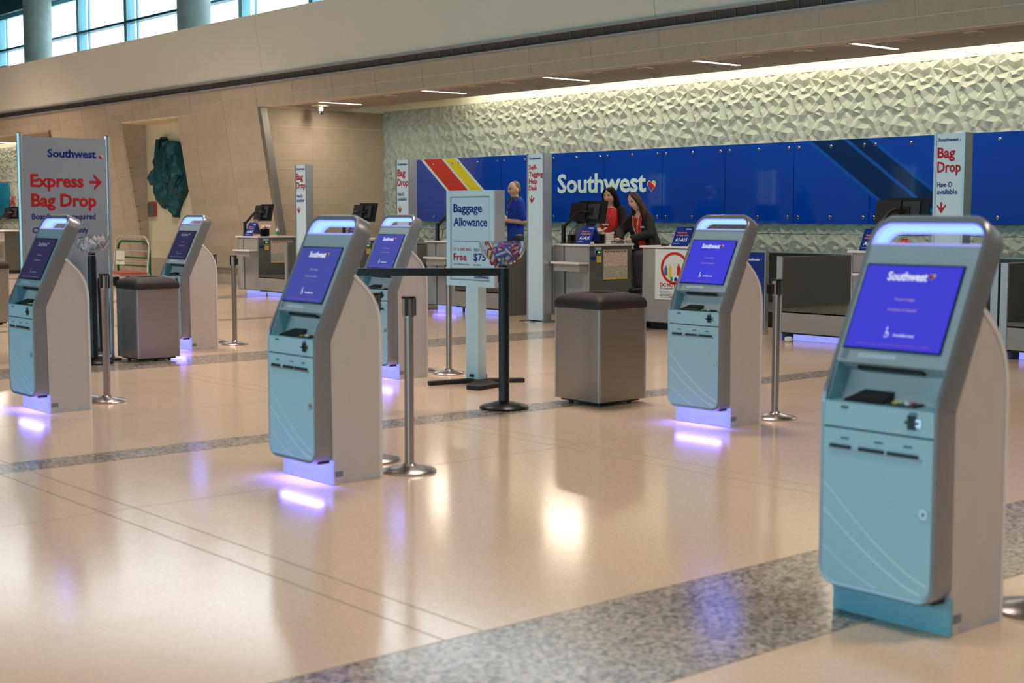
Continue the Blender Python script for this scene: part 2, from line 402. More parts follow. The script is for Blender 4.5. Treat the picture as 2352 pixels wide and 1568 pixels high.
# return walls (left side of each recess)
def side_wall(name, X, y1, y_in, mt='stone', off=0.1):
    mb = MB(); mb.hexa([(X-.2, LY(0)+.1, 0), (X-.008, LY(0)+.1, 0), (X-.008, y1, 0), (X-.2, y1, 0), (X-.2, LY(3.6)+.1, 3.6), (X-.008, LY(3.6)+.1, 3.6), (X-.008, y1, 3.6), (X-.2, y1, 3.6)])
    w_ = S(mb.build(name, 'stone_joint'))
    for c0, c1 in zip(courses[:-1], courses[1:]):
        ys = [None] + y_in + [y1]
        for ya, yb in zip(ys[:-1], ys[1:]):
            f = lambda z: (LY(z) + off) if ya is None else ya + 0.003
            e = 0.006
            MB().hexa([(X-.05, f(c0), c0+e), (X, f(c0), c0+e), (X, yb-e, c0+e), (X-.05, yb-e, c0+e),
                       (X-.05, f(c1), c1-e), (X, f(c1), c1-e), (X, yb-e, c1-e), (X-.05, yb-e, c1-e)]).build('stone_block', mt, w_)
    return w_
side_wall('wall_west', -24.40, 17.2, [15.43, 16.3])
side_wall('wall_niche_west', -30.61, 14.89, [], off=0.012)
mb = MB()
for X in (-24.40, -34.62):
    z0, z1 = 0, 3.535
    for d0, d1, xa, xb in ((-0.012, 0.0, X-0.11, X+0.0), (-0.012, 0.13, X-0.0, X+0.012)):
        mb.hexa([(xa, LY(z0)+d0, z0), (xb, LY(z0)+d0, z0), (xb, LY(z0)+d1, z0), (xa, LY(z0)+d1, z0), (xa, LY(z1)+d0, z1), (xb, LY(z1)+d0, z1), (xb, LY(z1)+d1, z1), (xa, LY(z1)+d1, z1)])
S(mb.build('trim_1', 'brushed'))
# niche with cream back wall
S(MB().box(-30.8, 14.89, 0, -27.7, 15.2, 3.6).build('wall_niche_back', 'plaster_cream'))
S(MB().box(-30.61, 14.80, 0, -27.9, 14.89, 0.47).build('trim_2', 'stone'))
S(MB().box(-30.8, 14.3, 3.50, -27.7, 15.5, 3.62).build('ceiling_niche', 'plaster_cream'))
S(MB().box(-27.9, 14.88, 0, -27.75, 15.2, 3.55).build('wall_niche_east', 'stone'))
# skirting rail low on the pier
mb = MB(); lean_block(mb, -27.88, -24.55, 0.30, 0.34, -0.05, -0.02); S(mb.build('baseboard_north', 'brushed'))
# plaster fascia above the vent
fj = [-64, -55.5, -45.1, -34.65, -24.13, -13.737, -3.3, 10]
mb = MB(); lean_block(mb, -64, 10, 3.9, 5.22, 0.06, 0.9); fas = S(mb.build('wall_fascia', 'vent_mesh'))
for a, b in zip(fj[:-1], fj[1:]):
    mb = MB(); lean_block(mb, a+.004, b-.004, 4.135, 5.24, 0.0, 0.95); mb.build('fascia_panel', 'plaster', fas)
# vent strip
mb = MB(); lean_block(mb, -64, 10, 3.955, 3.985, -0.035, 0.03); lean_block(mb, -64, 10, 4.10, 4.135, -0.035, 0.03)
vent = S(mb.build('trim_3', 'vent_frame'))
k = 0; x = -62.93
vm = None
while x < 8:
    if vm is None:
        mb = MB(); mb.mi = 0; lean_block(mb, 0.01, 1.71, 3.985, 4.10, 0.02, 0.04)
        mb.mi = 1
        for q in range(6): lean_block(mb, q*0.34+0.004, q*0.34+0.02, 3.985, 4.10, 0.008, 0.03)
        o = mb.build('vent_grille', ['vent_mesh', 'vent_bar'], vent); vm = o.data
    else:
        o = bpy.data.objects.new('vent_grille', vm); col.objects.link(o); o.parent = vent
    o.location = (x, 0, 0); x += 1.7325
# recess ceiling with cove
S(MB().box(-24.4, 14.28, 3.60, 10, 16.4, 3.66).box(-24.4, 16.34, 3.66, 10, 16.4, 4.1).build('ceiling_counter', 'ceiling_tan'))
S(MB().box(-64, 14.28, 3.60, -34.6, 16.4, 3.66).box(-64, 16.34, 3.66, -34.6, 16.4, 4.1).build('ceiling_counter_far', 'ceiling_tan'))
S(MB().box(-64, 16.4, 4.1, 10, 17.3, 4.2).build('ceiling_cove', 'cove_white'))
S(MB().box(-64, 14.2, 3.94, 10, 14.34, 3.96).build('trim_4', 'vent_frame'))
# relief wall
back = S(MB().box(-24.6, 17.24, 0, 10, 17.4, 4.1).build('wall_back', 'dark_well'))
back2 = S(MB().box(-64, 17.24, 0, -34.6, 17.4, 4.1).build('wall_back_far', 'dark_well'))
rt = random.Random(11)
TW = 0.6875
def relief_tile(h):
    pts = []; hs = []
    def add(x, z, y):
        x = x % TW
        if not (0 <= z <= h): return
        for (px, pz) in pts:
            dx = abs(px - x); dx = min(dx, TW - dx)
            if dx*dx + (pz-z)**2 < 0.030**2: return
        pts.append((x, z)); hs.append(y)
    cs = []
    rows = max(1, int(round(h / 0.23)))
    for r_ in range(rows):
        for c_ in range(3):
            cs.append((((c_ + 0.5 * (r_ % 2)) * TW / 3 + rt.uniform(-.05, .05)) % TW, (r_ + 0.5) * h / rows + rt.uniform(-.045, .045)))
    for cx_, cz_ in cs: add(cx_, cz_, 0.044 + rt.uniform(-.006, .006))
    for cx_, cz_ in cs:
        n = rt.choice((8, 10, 12)); a0 = rt.uniform(0, 6.28)
        for k in range(n):
            a = a0 + 2*math.pi*k/n + rt.uniform(-.18, .18)
            rr = rt.uniform(.095, .135)
            add(cx_ + rr*math.cos(a), cz_ + rr*math.sin(a), rt.uniform(0.0, 0.006) if k % 2 else rt.uniform(0.026, 0.042))
    for k in range(9):
        add(k*TW/9, 0.0, 0.01); add(k*TW/9, h, 0.01)
    P3 = []; H3 = []
    for d in (-1, 0, 1):
        for (x, z), y in zip(pts, hs): P3.append(Vector((x + d*TW, z))); H3.append(y)
    r = geometry.delaunay_2d_cdt(P3, [], [], 0, 1e-5)
    vs = r[0]; fs = r[2]; ov = r[3]
    H = [H3[o[0]] for o in ov]
    out = []
    for f in fs:
        cx_ = sum(vs[i].x for i in f) / 3
        if 0 <= cx_ < TW: out.append([(vs[i].x, -H[i], vs[i].y) for i in f])
    return out
def relief_panel(h):
    t = relief_tile(h); mb = MB()
    for q in range(4):
        for tri in t: mb.face([(x + q*TW, y, z) for x, y, z in tri])
    me_o = mb.build('relief_panel', 'relief', back, flip=False)
    bm = bmesh.new(); bm.from_mesh(me_o.data)
    for f in bm.faces:
        if f.normal.y > 0: f.normal_flip()
    bm.to_mesh(me_o.data); bm.free()
    return me_o
first = {}
for lo, hi in ((1.17, 3.57), (0.86, 1.163)):
    o = relief_panel(hi - lo); o.location = (-13.725, 17.2, lo)
    for k in list(range(-4, 8)) + list(range(-18, -8)):
        X = -13.725 + k*2.752
        if k == 0 or X > 7.5: continue
        c = bpy.data.objects.new('relief_panel', o.data); col.objects.link(c)
        c.parent = back if k > -5 else back2; c.location = (X, 17.2, lo)
S(MB().box(-24.4, 17.19, 3.57, 10, 17.24, 4.1).build('trim_5', 'cove_white'))
S(MB().box(-64, 17.19, 3.57, -34.6, 17.24, 4.1).build('trim_6', 'cove_white'))
S(MB().box(-24.45, 16.4, 3.535, -24.4, 17.24, 4.1).build('trim_7', 'cove_white'))
# hall: clerestory windows, columns, roof, outer walls
S(MB().box(-66, -17.5, 8.75, 12, 19.6, 9.1).build('ceiling', 'roof_wood'))
S(MB().box(-66, 18.8, 8.32, 12, 19.3, 8.75).build('trim_8', 'frame_dark'))
S(MB().box(-66, 18.95, 0, 12, 19.25, 5.6).build('wall_clerestory', 'plaster'))
S(MB().box(-66, 15.2, 5.0, 12, 18.95, 5.1).build('ceiling_ledge', 'plaster'))
S(MB().box(-66, -17.5, 0, 12, -17.2, 8.75).build('wall_south', 'plaster'))
S(MB().box(-66.3, -17.5, 0, -66, 19.6, 8.75).build('wall_far_west', 'plaster'))
S(MB().box(12, -17.5, 0, 12.3, 19.6, 8.75).build('wall_east', 'stone_dark'))
mw = bpy.data.materials.new('window_glass'); mw.use_nodes = True; nt = mw.node_tree; nt.nodes.clear()
tr = nt.nodes.new('ShaderNodeBsdfTransparent'); tr.inputs[0].default_value = (0.93, 0.985, 1, 1)
gl = nt.nodes.new('ShaderNodeBsdfGlossy'); gl.inputs['Roughness'].default_value = 0.05
ms = nt.nodes.new('ShaderNodeMixShader'); ms.inputs[0].default_value = 0.06; ou = nt.nodes.new('ShaderNodeOutputMaterial')
nt.links.new(tr.outputs[0], ms.inputs[1]); nt.links.new(gl.outputs[0], ms.inputs[2]); nt.links.new(ms.outputs[0], ou.inputs[0]); M['window_glass'] = mw
wn = 0
for k in range(-9, 14):
    x0 = -33.35 + 3.4*(k); x1 = x0 + 3.4
    if x0 < -65 or x1 > 12: continue
    wn += 1
    win = S(MB().box(x0+.03, 19.0, 8.2, x1-.03, 19.12, 8.32).box(x0+.03, 19.0, 5.6, x1-.03, 19.12, 5.7).build('window_%d' % wn, 'frame_blue'))
    for xx in (x0, x1-.0):
        pass
    MB().box(x0-.09, 18.94, 5.6, x0+.09, 19.2, 8.32).build('mullion', 'frame_blue', win)
    MB().box(x0+.07, 18.90, 7.09, x1-.07, 19.14, 7.16).build('transom', 'frame_dark', win)
    MB().box(x0+.6, 19.02, 5.7, x0+.64, 19.08, 8.2).build('glazing_bar', 'frame_blue', win)
    MB().box(x0+.05, 19.05, 7.16, x1-.05, 19.06, 8.2).build('pane', 'window_glass', win)
    MB().box(x0+.05, 19.05, 5.7, x1-.05, 19.06, 7.09).build('pane', 'window_glass', win)
for i, (x, l) in enumerate(((-45.15, 'round concrete column between clerestory windows, left one in the photograph'), (-34.66, 'round concrete column between clerestory windows, right one in the photograph'))):
    c = thing('concrete_column', l, 'column', (x, 18.3, 0), 0, 'concrete columns')
    MB().cyl((0, 0, 5.1), 0.44, 3.42, 40).build('shaft', 'concrete', c, smooth=True)
    MB().cyl((0, 0, 8.52), 0.5, 0.23, 40).build('capital', 'toe_dark', c, smooth=True)
o = MB().box(0, 0, 0, 0.5, 0.15, 0.06).build('ledge_box', 'cove_white', bevel=0.01)
o.location = (-37.5, 14.1, 5.24); tag(o, 'small pale box on the fascia ledge below the clerestory', 'box')

# ceiling slots and downlights
LIGHTS_X = [(-23.33, 'second nearest the left return wall'), (-20.04, ''), (-16.86, ''), (-13.71, ''), (-11.05, '')]
slot_lab = ['linear ceiling light nearest the left stone return wall', 'second linear ceiling light from the stone return wall', 'linear ceiling light in the middle of the five over the counters',
            'fourth linear ceiling light, over the blue panels right of the white airline name', 'linear ceiling light furthest right, near the top right corner']
for (x, _), lb in zip(LIGHTS_X, slot_lab):
    t = thing('ceiling_light', lb, 'light', (x, 15.38, 3.6), 0, 'linear ceiling lights')
    MB().box(-.07, -.52, -.004, .07, .52, 0.0).build('trim_frame', 'ceiling_tan', t)
    MB().box(-.042, -.49, -.008, .042, .49, -.003).build('diffuser', 'slot_light', t)
t = thing('ceiling_light', 'linear ceiling light at the far left edge above the turquoise panels', 'light', (-42.7, 15.6, 3.6), 0, 'linear ceiling lights')
MB().box(-.1, -1.2, -.004, .1, 1.0, 0.0).build('trim_frame', 'ceiling_tan', t); MB().box(-.07, -1.15, -.008, .07, .95, -.003).build('diffuser', 'slot_light', t)
dn = [-9.45, -10.4, -11.95, -12.84, -14.84, -15.8, -17.97, -18.8, -21.24, -22.17]
d0 = None
for x in dn:
    if d0 is None:
        d0 = thing('recessed_downlight', '', 'light', (x, 15.12, 3.6)); MB().box(-.09, -.09, -.012, .09, .09, 0).build('bezel', 'cove_white', d0, bevel=.003, segs=1)
        MB().box(-.06, -.06, -.016, .06, .06, -.011).build('baffle', 'ceiling_tan', d0); c = d0
    else: c = copy_tree(d0)
    place(c, (x, 15.12, 3.6), 0, 'small square unlit ceiling downlight, %s counted from the stone return wall' % ('tenth', 'ninth', 'eighth', 'seventh', 'sixth', 'fifth', 'fourth', 'third', 'second', 'first')[9 - dn[::-1].index(x)], 'square downlight trims')
s0 = None
for x in (-15.4, -18.07, -22.33, -11.3):
    if s0 is None:
        s0 = thing('smoke_detector', '', 'detector', (x, 15.9, 3.6)); MB().lathe((0, 0, 0), [(.09, 0), (.09, -.02), (.055, -.035), (.05, -.05)], 20).build('housing', 'ceiling_tan', s0, smooth=True)
        MB().cyl((0, 0, -.053), .02, .004, 12).build('sensor', 'dark_grey', s0); c = s0
    else: c = copy_tree(s0)
    place(c, (x, 15.9, 3.6), 0, 'small round ceiling detector near the bright cove, %s from the stone return wall' % {-15.4: 'third', -18.07: 'second', -22.33: 'first', -11.3: 'fourth'}[x], 'round ceiling detectors')
t = thing('ceiling_camera', 'white security camera under the ceiling by the stone return wall', 'camera', (-23.95, 15.35, 3.6))
MB().box(-.13, -.13, -.03, .13, .13, 0).build('plate', 'cove_white', t, bevel=.006); MB().cyl((0, 0, -.13), .05, .1, 20).build('stem', 'cove_white', t, smooth=True)
MB().lathe((0, 0, -.17), [(.01, -.03), (.045, -.02), (.06, 0), (.06, .05)], 20).build('dome', 'chrome', t, smooth=True)
for x in (-23.33, -20.04, -16.86, -13.71, -11.05, -8.0):
    area('slot_lamp', (x, 15.38, 3.58), (x, 15.0, 0), 0.9, 0.09, 30, (1.0, 0.88, 0.72))
area('slot_lamp_far', (-42.5, 15.5, 3.58), (-42.5, 15, 0), 2, 0.3, 120, (1.0, 0.88, 0.75))

# blue glass mural
mural = thing('glass_mural', 'long band of blue glass panels with coloured stripes and white airline name', 'wall panel', (0, 17.1, 0))
joints = [-23.28, -21.90, -20.52, -19.14, -17.76, -16.38, -15.02, -13.66, -12.30, -10.94, -9.58, -8.22, -6.86]
for a, b in zip(joints[:-1], joints[1:]):
    p = MB().box(a+.006, 0, 1.325, b-.006, .014, 2.545).build('glass_panel', 'glass_blue', mural)
    for bx in (a+.095, (a+b)/2, b-.095):
        for bz in (1.418, 2.448):
            mb = MB(); mb.lathe((0, 0, 0), [(.026, 0), (.026, .012), (.02, .018)], 14); mb.cyl((0, 0, -.03), .012, .03, 8)
            mb.xf(Matrix.Translation((bx, 0, bz)) @ Matrix.Rotation(R(90), 4, 'X')).build('bolt', 'chrome', p, smooth=True)
def stripe(xa, xb, m_, d=0.003, k=-1.33, top=2.545):
    z0 = 1.325; y = -d
    MB().hexa([(xa - k*(top-z0), y, z0), (xb - k*(top-z0), y, z0), (xb - k*(top-z0), 0, z0), (xa - k*(top-z0), 0, z0), (xa, y, top), (xb, y, top), (xb, 0, top), (xa, 0, top)]).build('stripe', m_, mural)
stripe(-23.02, -22.93, 'glass_white'); stripe(-22.93, -22.34, 'glass_red'); stripe(-22.34, -22.26, 'glass_white'); stripe(-22.26, -21.93, 'glass_yellow'); stripe(-21.93, -21.85, 'glass_white')
stripe(-13.443, -13.341, 'glass_sky', k=-1.42); stripe(-13.341, -12.774, 'glass_navy', k=-1.42); stripe(-12.774, -12.69, 'glass_sky', k=-1.42); stripe(-12.69, -12.363, 'glass_navy', k=-1.42); stripe(-12.363, -12.28, 'glass_sky', k=-1.42)
mb = MB(); add_text(mb, 'Southwest', -18.945, 1.845, 0.335, 2.20, 0.026, -0.004); mb.build('lettering', 'logo_white', mural, flip=False)
heart(mural, -16.62, 1.925, 0.19, -0.005)
# second mural of another airline far left
mural2 = thing('glass_mural', 'turquoise and white glass panels with small red triangle emblem at far left', 'wall panel', (0, 17.1, 0))
for k in range(8):
    a = -55.94 + 1.38*k
    MB().box(a+.006, 0, 1.325, a+1.374, .014, 2.445).build('glass_panel', 'glass_teal' if k % 2 else 'glass_pale', mural2)
MB().prism([(-44.78, 1.70), (-44.60, 2.06), (-44.42, 1.70), (-44.60, 1.80)], 'y', -.01, 0).build('emblem', 'heart_red', mural2)
MB().box(-44.9, -.004, 1.325, -43.8, 0, 1.68).build('stripe', 'glass_teal', mural2)

# ------------------------------------------------------------ self-service kiosks
K = 0.4726
def kfront(z, x=0.0, d=0.0):
    """point on the kiosk's front skin at height parameter z, d metres behind it"""
    nb = (0.904, -0.427)
    if z <= 0.79: return (x, d, z)
    if z >= 0.83:
        return (x, K*(z-0.81) + d*nb[0], z + d*nb[1])
    t = (z - 0.79) / 0.04; a = (x, d, z); b = (x, K*(0.83-0.81) + d*nb[0], 0.83 + d*nb[1])
    lo = (x, d, 0.79)
    return (x, lo[1]*(1-t) + b[1]*t, lo[2]*(1-t) + b[2]*t)
HM = Matrix(((1, 0, 0, 0), (0, 0.904, K*0.904, 0), (0, -0.427, 0.904, 0.81), (0, 0, 0, 1)))   # head frame: local (x, depth, distance up the slope)
def HS(z): return (z - 0.81) / 0.904       # slope distance for a height on the front skin
def loop(hw, z0, z1, rb, rt, n=7, nz=14):
    """rounded loop (x,z) anticlockwise starting at bottom left"""
    p = []
    for k in range(n+1):
        a = math.pi + k*(math.pi/2)/n; p.append((-hw+rb+rb*math.cos(a), z0+rb+rb*math.sin(a)))
    for k in range(n+1):
        a = 1.5*math.pi + k*(math.pi/2)/n; p.append((hw-rb+rb*math.cos(a), z0+rb+rb*math.sin(a)))
    zs = [z0+rb+(z1-rt-z0-rb)*k/nz for k in range(1, nz)]
    zs = sorted(zs + [0.79, 0.80, 0.81, 0.82, 0.83])
    p += [(hw, z) for z in zs]
    for k in range(n+1):
        a = k*(math.pi/2)/n; p.append((hw-rt+rt*math.cos(a), z1-rt+rt*math.sin(a)))
    for k in range(n+1):
        a = math.pi/2 + k*(math.pi/2)/n; p.append((-hw+rt+rt*math.cos(a), z1-rt+rt*math.sin(a)))
    p += [(-hw, z) for z in reversed(zs)]
    return p
def make_kiosk(lit=True, scr='screen_bright', g=('glow_white', 'glow_orange')):
    t = thing('kiosk', '', 'kiosk')
    Z0, Z1 = 0.115, 1.468
    outer = loop(0.25, Z0, Z1, 0.075, 0.085); inner = loop(0.228, Z0+0.022, Z1-0.030, 0.055, 0.06)
    cham = loop(0.242, Z0+0.008, Z1-0.008, 0.07, 0.08)
    rs = []
    for (xo, zo), (xi, zi), (xc, zc) in zip(outer, inner, cham):
        rs.append([kfront(zc, xc, 0.0), kfront(zo, xo, 0.012), kfront(zo, xo, 0.10), kfront(zi, xi, 0.10), kfront(zi, xi, 0.003)])
    MB().rings(rs, loop=True, caps=False).build('shell', 'shell', t, smooth=True)
    # inner light strip of the handle
    li = loop(0.2275, Z0+0.022, Z1-0.0305, 0.055, 0.06)
    pts = [(x, z) for x, z in li if z > 1.372]
    # order from left bottom over the top to the right bottom
    left = sorted([p for p in pts if p[0] < -0.1], key=lambda p: p[1]); right = sorted([p for p in pts if p[0] > 0.1], key=lambda p: -p[1])
    seq = [(-0.2275, 1.360)] + left + right + [(0.2275, 1.360)]
    for nm, m_, a, b, e in (('light_channel', 'led', 0.006, 0.094, 0.0), ('light_strip', 'led_hot', 0.026, 0.074, 0.002)):
        rs = []
        for i, (x, z) in enumerate(seq):
            cx, cz = 0, 1.36
            dx, dz = cx - x, cz - z; L = math.hypot(dx, dz) or 1
            q = e + 0.0012
            rs.append([kfront(z + dz/L*q, x + dx/L*q, a), kfront(z + dz/L*q, x + dx/L*q, b)])
        if nm == 'light_strip': rs = rs[1:-1]
        MB().rings(rs, close=False, caps=False).build(nm, m_, t, smooth=True)
    # head: fascia with screen
    H = lambda mb: mb.xf(HM)
    s0, s1 = HS(0.938), HS(1.358)
    hd = H(MB().box(-.2275, 0.004, s0, .2275, .098, s1)).build('head', 'fascia_grey', t, bevel=0.004)
    H(MB().box(-.2265, .0, s1, .2265, .03, s1+.007)).build('sill_light', 'led_sill', hd)
    sx0, sx1, sz0, sz1 = -.208, .188, HS(0.99), HS(1.282)
    sl = H(MB().box(sx0-.006, -.0015, sz0-.006, sx1+.006, .004, sz1+.006)).build('screen_bezel', 'black_plastic', hd, bevel=.001, segs=1)
    sn = H(MB().box(sx0, -.003, sz0, sx1, -.001, sz1)).build('screen', scr, hd)
    mb = MB(); cx = (sx0+sx1)/2; hh = sz1 - sz0
    add_text(mb, 'Southwest', cx-.098, sz1-.058, 0.034, .165, 0.03, -.004, HM, 0)
    mb.mi = 3; mb.bm.verts.ensure_lookup_table()
    add_text(mb, 'Touch to begin', cx, sz0+hh*.58, 0.009, .085, 0.02, -.004, HM, 1, center=True)
    add_text(mb, 'Comience en Español', cx, sz0+hh*.455, 0.009, .12, 0.02, -.004, HM, 1, center=True)
    add_text(mb, 'Accessible travel', cx-.005, sz0+hh*.155, 0.0095, .085, 0.02, -.004, HM, 0)
    add_text(mb, 'This kiosk can be operated with the touchscreen or keypad', cx, sz0+hh*.04, 0.006, .31, 0.02, -.004, HM, 2, center=True)
    mb.mi = 0
    c = (cx-.035, sz0+hh*.17)
    q = MB(); q.rings([[(c[0]+r*math.cos(a*.45-2.6), -.004, c[1]+r*math.sin(a*.45-2.6)) for a in range(11)] for r in (.0085, .011)], close=False, caps=False)
    q.box(c[0]-.003, -.004, c[1], c[0]-.0005, -.0035, c[1]+.02).box(c[0]-.004, -.004, c[1]+.003, c[0]+.008, -.0035, c[1]+.0055).box(c[0]-.0045, -.004, c[1]+.021, c[0]+.0015, -.0035, c[1]+.027)
    q.xf(HM); tmp = bpy.data.meshes.new('q'); q.bm.to_mesh(tmp); mb.bm.from_mesh(tmp); bpy.data.meshes.remove(tmp)
    mb.build('screen_lettering', [g[0], g[1], 'glow_red' if g[0] == 'glow_white' else 'glow_dim'], hd, flip=False)
    h_ = heart(hd, cx+.085, sz1-.042, .026, -.004, HM)
    # accessibility sticker and wide label below the screen
    H(MB().box(-.212, .002, HS(.945)+.004, -.186, .004, HS(.98)+.002)).build('sticker', 'ink_grey', hd)
    H(MB().box(-.14, .002, HS(.955), .02, .004, HS(.972))).build('label_plate', 'sign_white', hd)
    # alcove
    mb = MB(); mb.box(-.2275, .155, .795, .2275, .165, .95); mb.box(-.2275, .004, .785, .2275, .16, .797)
    for xa, xb in ((-.2275, -.222), (.222, .2275)):
        mb.hexa([(xa, .012, .79), (xb, .012, .79), (xb, .16, .79), (xa, .16, .79), (xa, .070, .94), (xb, .070, .94), (xb, .16, .94), (xa, .16, .94)])
    al = mb.build('alcove', 'alcove', t)
    mb = MB(); mb.hexa([(-.17, .03, .797), (.0, .03, .797), (.0, .14, .797), (-.17, .14, .797), (-.165, .034, .805), (-.005, .034, .805), (-.01, .135, .842), (-.13, .135, .842)])
    mb.build('document_scanner', 'black_plastic', al, bevel=.004)
    MB().box(.015, .035, .797, .125, .125, .806).build('keypad', 'dark_grey', al, bevel=.002)
    mb = MB(); mb.mi = 0; mb.box(.03, .045, .806, .048, .06, .811); mb.mi = 1; mb.box(.055, .045, .806, .073, .06, .811); mb.mi = 2; mb.box(.08, .045, .806, .098, .06, .811).box(.03, .07, .806, .048, .085, .811).box(.055, .07, .806, .073, .085, .811)
    mb.mi = 3; mb.box(.08, .07, .806, .098, .085, .811)
    mb.build('keypad_button', ['yellow', 'green_bottle', 'txt_white', 'heart_red'], al)
    H(MB().box(-.15, .03, s0-.012, .12, .06, s0)).build('reader_hood', 'black_plastic', hd, bevel=.003)
    # upper fascia of the cabinet
    up = MB().box(-.2275, .003, .706, .2275, .03, .795).build('upper_panel', 'panel_blue', t, bevel=.003)
    MB().box(.125, -.002, .728, .158, .004, .778).build('card_reader', 'black_plastic', up, bevel=.002)
    MB().box(.115, -.006, .748, .168, -.001, .757).build('reader_slot', 'black_gloss', up, bevel=.001, segs=1)
    MB().box(.158, -.0015, .738, .180, .003, .766).build('reader_plate', 'chrome', up, bevel=.001, segs=1)
    MB().box(-.155, -.001, .776, -.125, .003, .782).box(.132, -.001, .783, .162, .003, .787).build('printed_mark', 'black_plastic', up)
    # door with rounded lower corners
    lp = []
    for k in range(7):
        a = math.pi + k*(math.pi/2)/6; lp.append((-.2275+.052+.052*math.cos(a), .138+.052+.052*math.sin(a)))
    for k in range(7):
        a = 1.5*math.pi + k*(math.pi/2)/6; lp.append((.2275-.052+.052*math.cos(a), .138+.052+.052*math.sin(a)))
    lp += [(.2275, .699), (-.2275, .699)]
    door = MB().prism(lp, 'y', .002, .03).build('door', 'panel_blue', t, bevel=.003)
    for xa, xb in ((-.2, -.11), (-.075, .03), (.045, .17)):
        MB().box(xa, -.004, .628, xb, .004, .641).build('printer_slot', 'black_plastic', door, bevel=.002, segs=1)
    MB().box(-.205, -.003, .619, .185, .004, .629).build('slot_lip', 'shell', door, bevel=.002, segs=1)
    for xa in (-.155, -.01, .11): MB().box(xa, .0005, .664, xa+.035, .003, .669).build('printed_mark', 'black_plastic', door)
    mb = MB(); mb.cyl((.198, .003, .44), .019, -.006, 24, 'y'); mb.build('lock', 'alu', door, smooth=True)
    MB().box(.195, -.0045, .434, .201, -.002, .446).build('keyhole', 'black_plastic', door)
    def swoosh(za, xe, ze, wd):
        rs = []
        for k in range(15):
            u = k/14; x = -.2265 + (xe+.2265)*u; z = ze + (za-ze)*(1-u)**1.35
            rs.append([(x, .0012, z-wd/2), (x, .0012, z+wd/2)])
        return MB().rings(rs, close=False, caps=False).build('door_stripe', 'panel_stripe', door)
    swoosh(.50, .215, .19, .009); swoosh(.40, .19, .155, .010); swoosh(.265, .01, .145, .006)
    MB().box(-.2275, .03, .12, .2275, .10, .784).build('inner_box', 'dark_grey', t)
    # toe and body
    MB().box(-.247, .098, 0.004, .252, .112, .135).build('toe_panel', 'toe_lit' if lit else 'alcove', t, bevel=.004)
    prof = [(.106, 0), (.43, 0), (.43, .83), (.424, .90), (.408, .965), (.38, 1.02), (.34, 1.07), (.262, 1.142), (.10, .80)]
    bo = MB().prism(prof, 'x', -.249, .249).build('body', 'body_white', t, bevel=.003)
    rim = [(.43, 0), (.43, .83), (.424, .90), (.408, .965), (.38, 1.02), (.34, 1.07), (.262, 1.142)]
    for sx in (-1, 1):
        rs = []
        for i, (y, z) in enumerate(rim):
            a = rim[max(i-1, 0)]; b = rim[min(i+1, 6)]; d = Vector((b[0]-a[0], b[1]-a[1])).normalized(); nx, nz = d.y, -d.x
            x0, x1 = (.249, .253) if sx > 0 else (-.253, -.249)
            rs.append([(x0, y+nx*.003, z+nz*.003), (x1, y+nx*.003, z+nz*.003), (x1, y-nx*.014, z-nz*.014), (x0, y-nx*.014, z-nz*.014)])
        MB().rings(rs).build('edge_trim', 'body_rim', bo, smooth=True)
    MB().box(.2495, .16, .012, .2505, .21, .030).build('sticker', 'sign_white', bo)
    MB().box(.2495, .30, .010, .2505, .41, .026).build('sticker', 'sign_white', bo)
    MB().box(.2495, .12, .045, .2505, .17, .075).build('sticker', 'ink_grey', bo)
    if lit:
        l = bpy.data.lights.new('toe_lamp', 'AREA'); l.shape = 'RECTANGLE'; l.size = .42; l.size_y = .05; l.energy = 6.0; l.color = (.14, .11, 1.0)
        lo = bpy.data.objects.new('toe_lamp', l); col.objects.link(lo); lo.parent = t; lo.location = (0, .06, .11); lo.rotation_euler = (0, 0, 0)
    l = bpy.data.lights.new('handle_lamp', 'AREA'); l.shape = 'RECTANGLE'; l.size = .36; l.size_y = .05; l.energy = 1.1; l.color = (.2, .22, 1.0)
    lo = bpy.data.objects.new('handle_lamp', l); col.objects.link(lo); lo.parent = t; lo.location = (0, .325, 1.405); lo.rotation_euler = (R(-25), 0, 0)
    return t
kg = 'self-service check-in kiosks'
KN = [((-2.96, 4.19), True, 0, 'nearest and largest check-in kiosk at the right, its toe panel unlit'),
      ((-6.70, 4.08), True, 1, 'check-in kiosk in the middle foreground hiding one end of the black rail'),
      ((-10.41, 4.02), True, 2, 'check-in kiosk at far left with a dark dim screen, before the large drop sign'),
      ((-6.69, 7.31), True, 0, 'check-in kiosk with bright violet screen right of the large steel bin'),
      ((-10.50, 7.25), True, 1, 'check-in kiosk partly behind the left end of the black rail'),
      ((-14.16, 7.13), True, 2, 'check-in kiosk behind the smaller-looking steel bin, furthest back at left')]
made = {}
for (x, y), lit, s, lb in KN:
    if x > -3: k_ = make_kiosk(False, 'screen_bright')
    elif s in made: k_ = copy_tree(made[s])
    else:
        k_ = make_kiosk(True, ('screen_bright', 'screen_mid', 'screen_dim')[s], ('glow_white', 'glow_orange') if s < 2 else ('glow_dim', 'glow_dim')); made[s] = k_
    place(k_, (x, y, 0), 0, lb, kg)

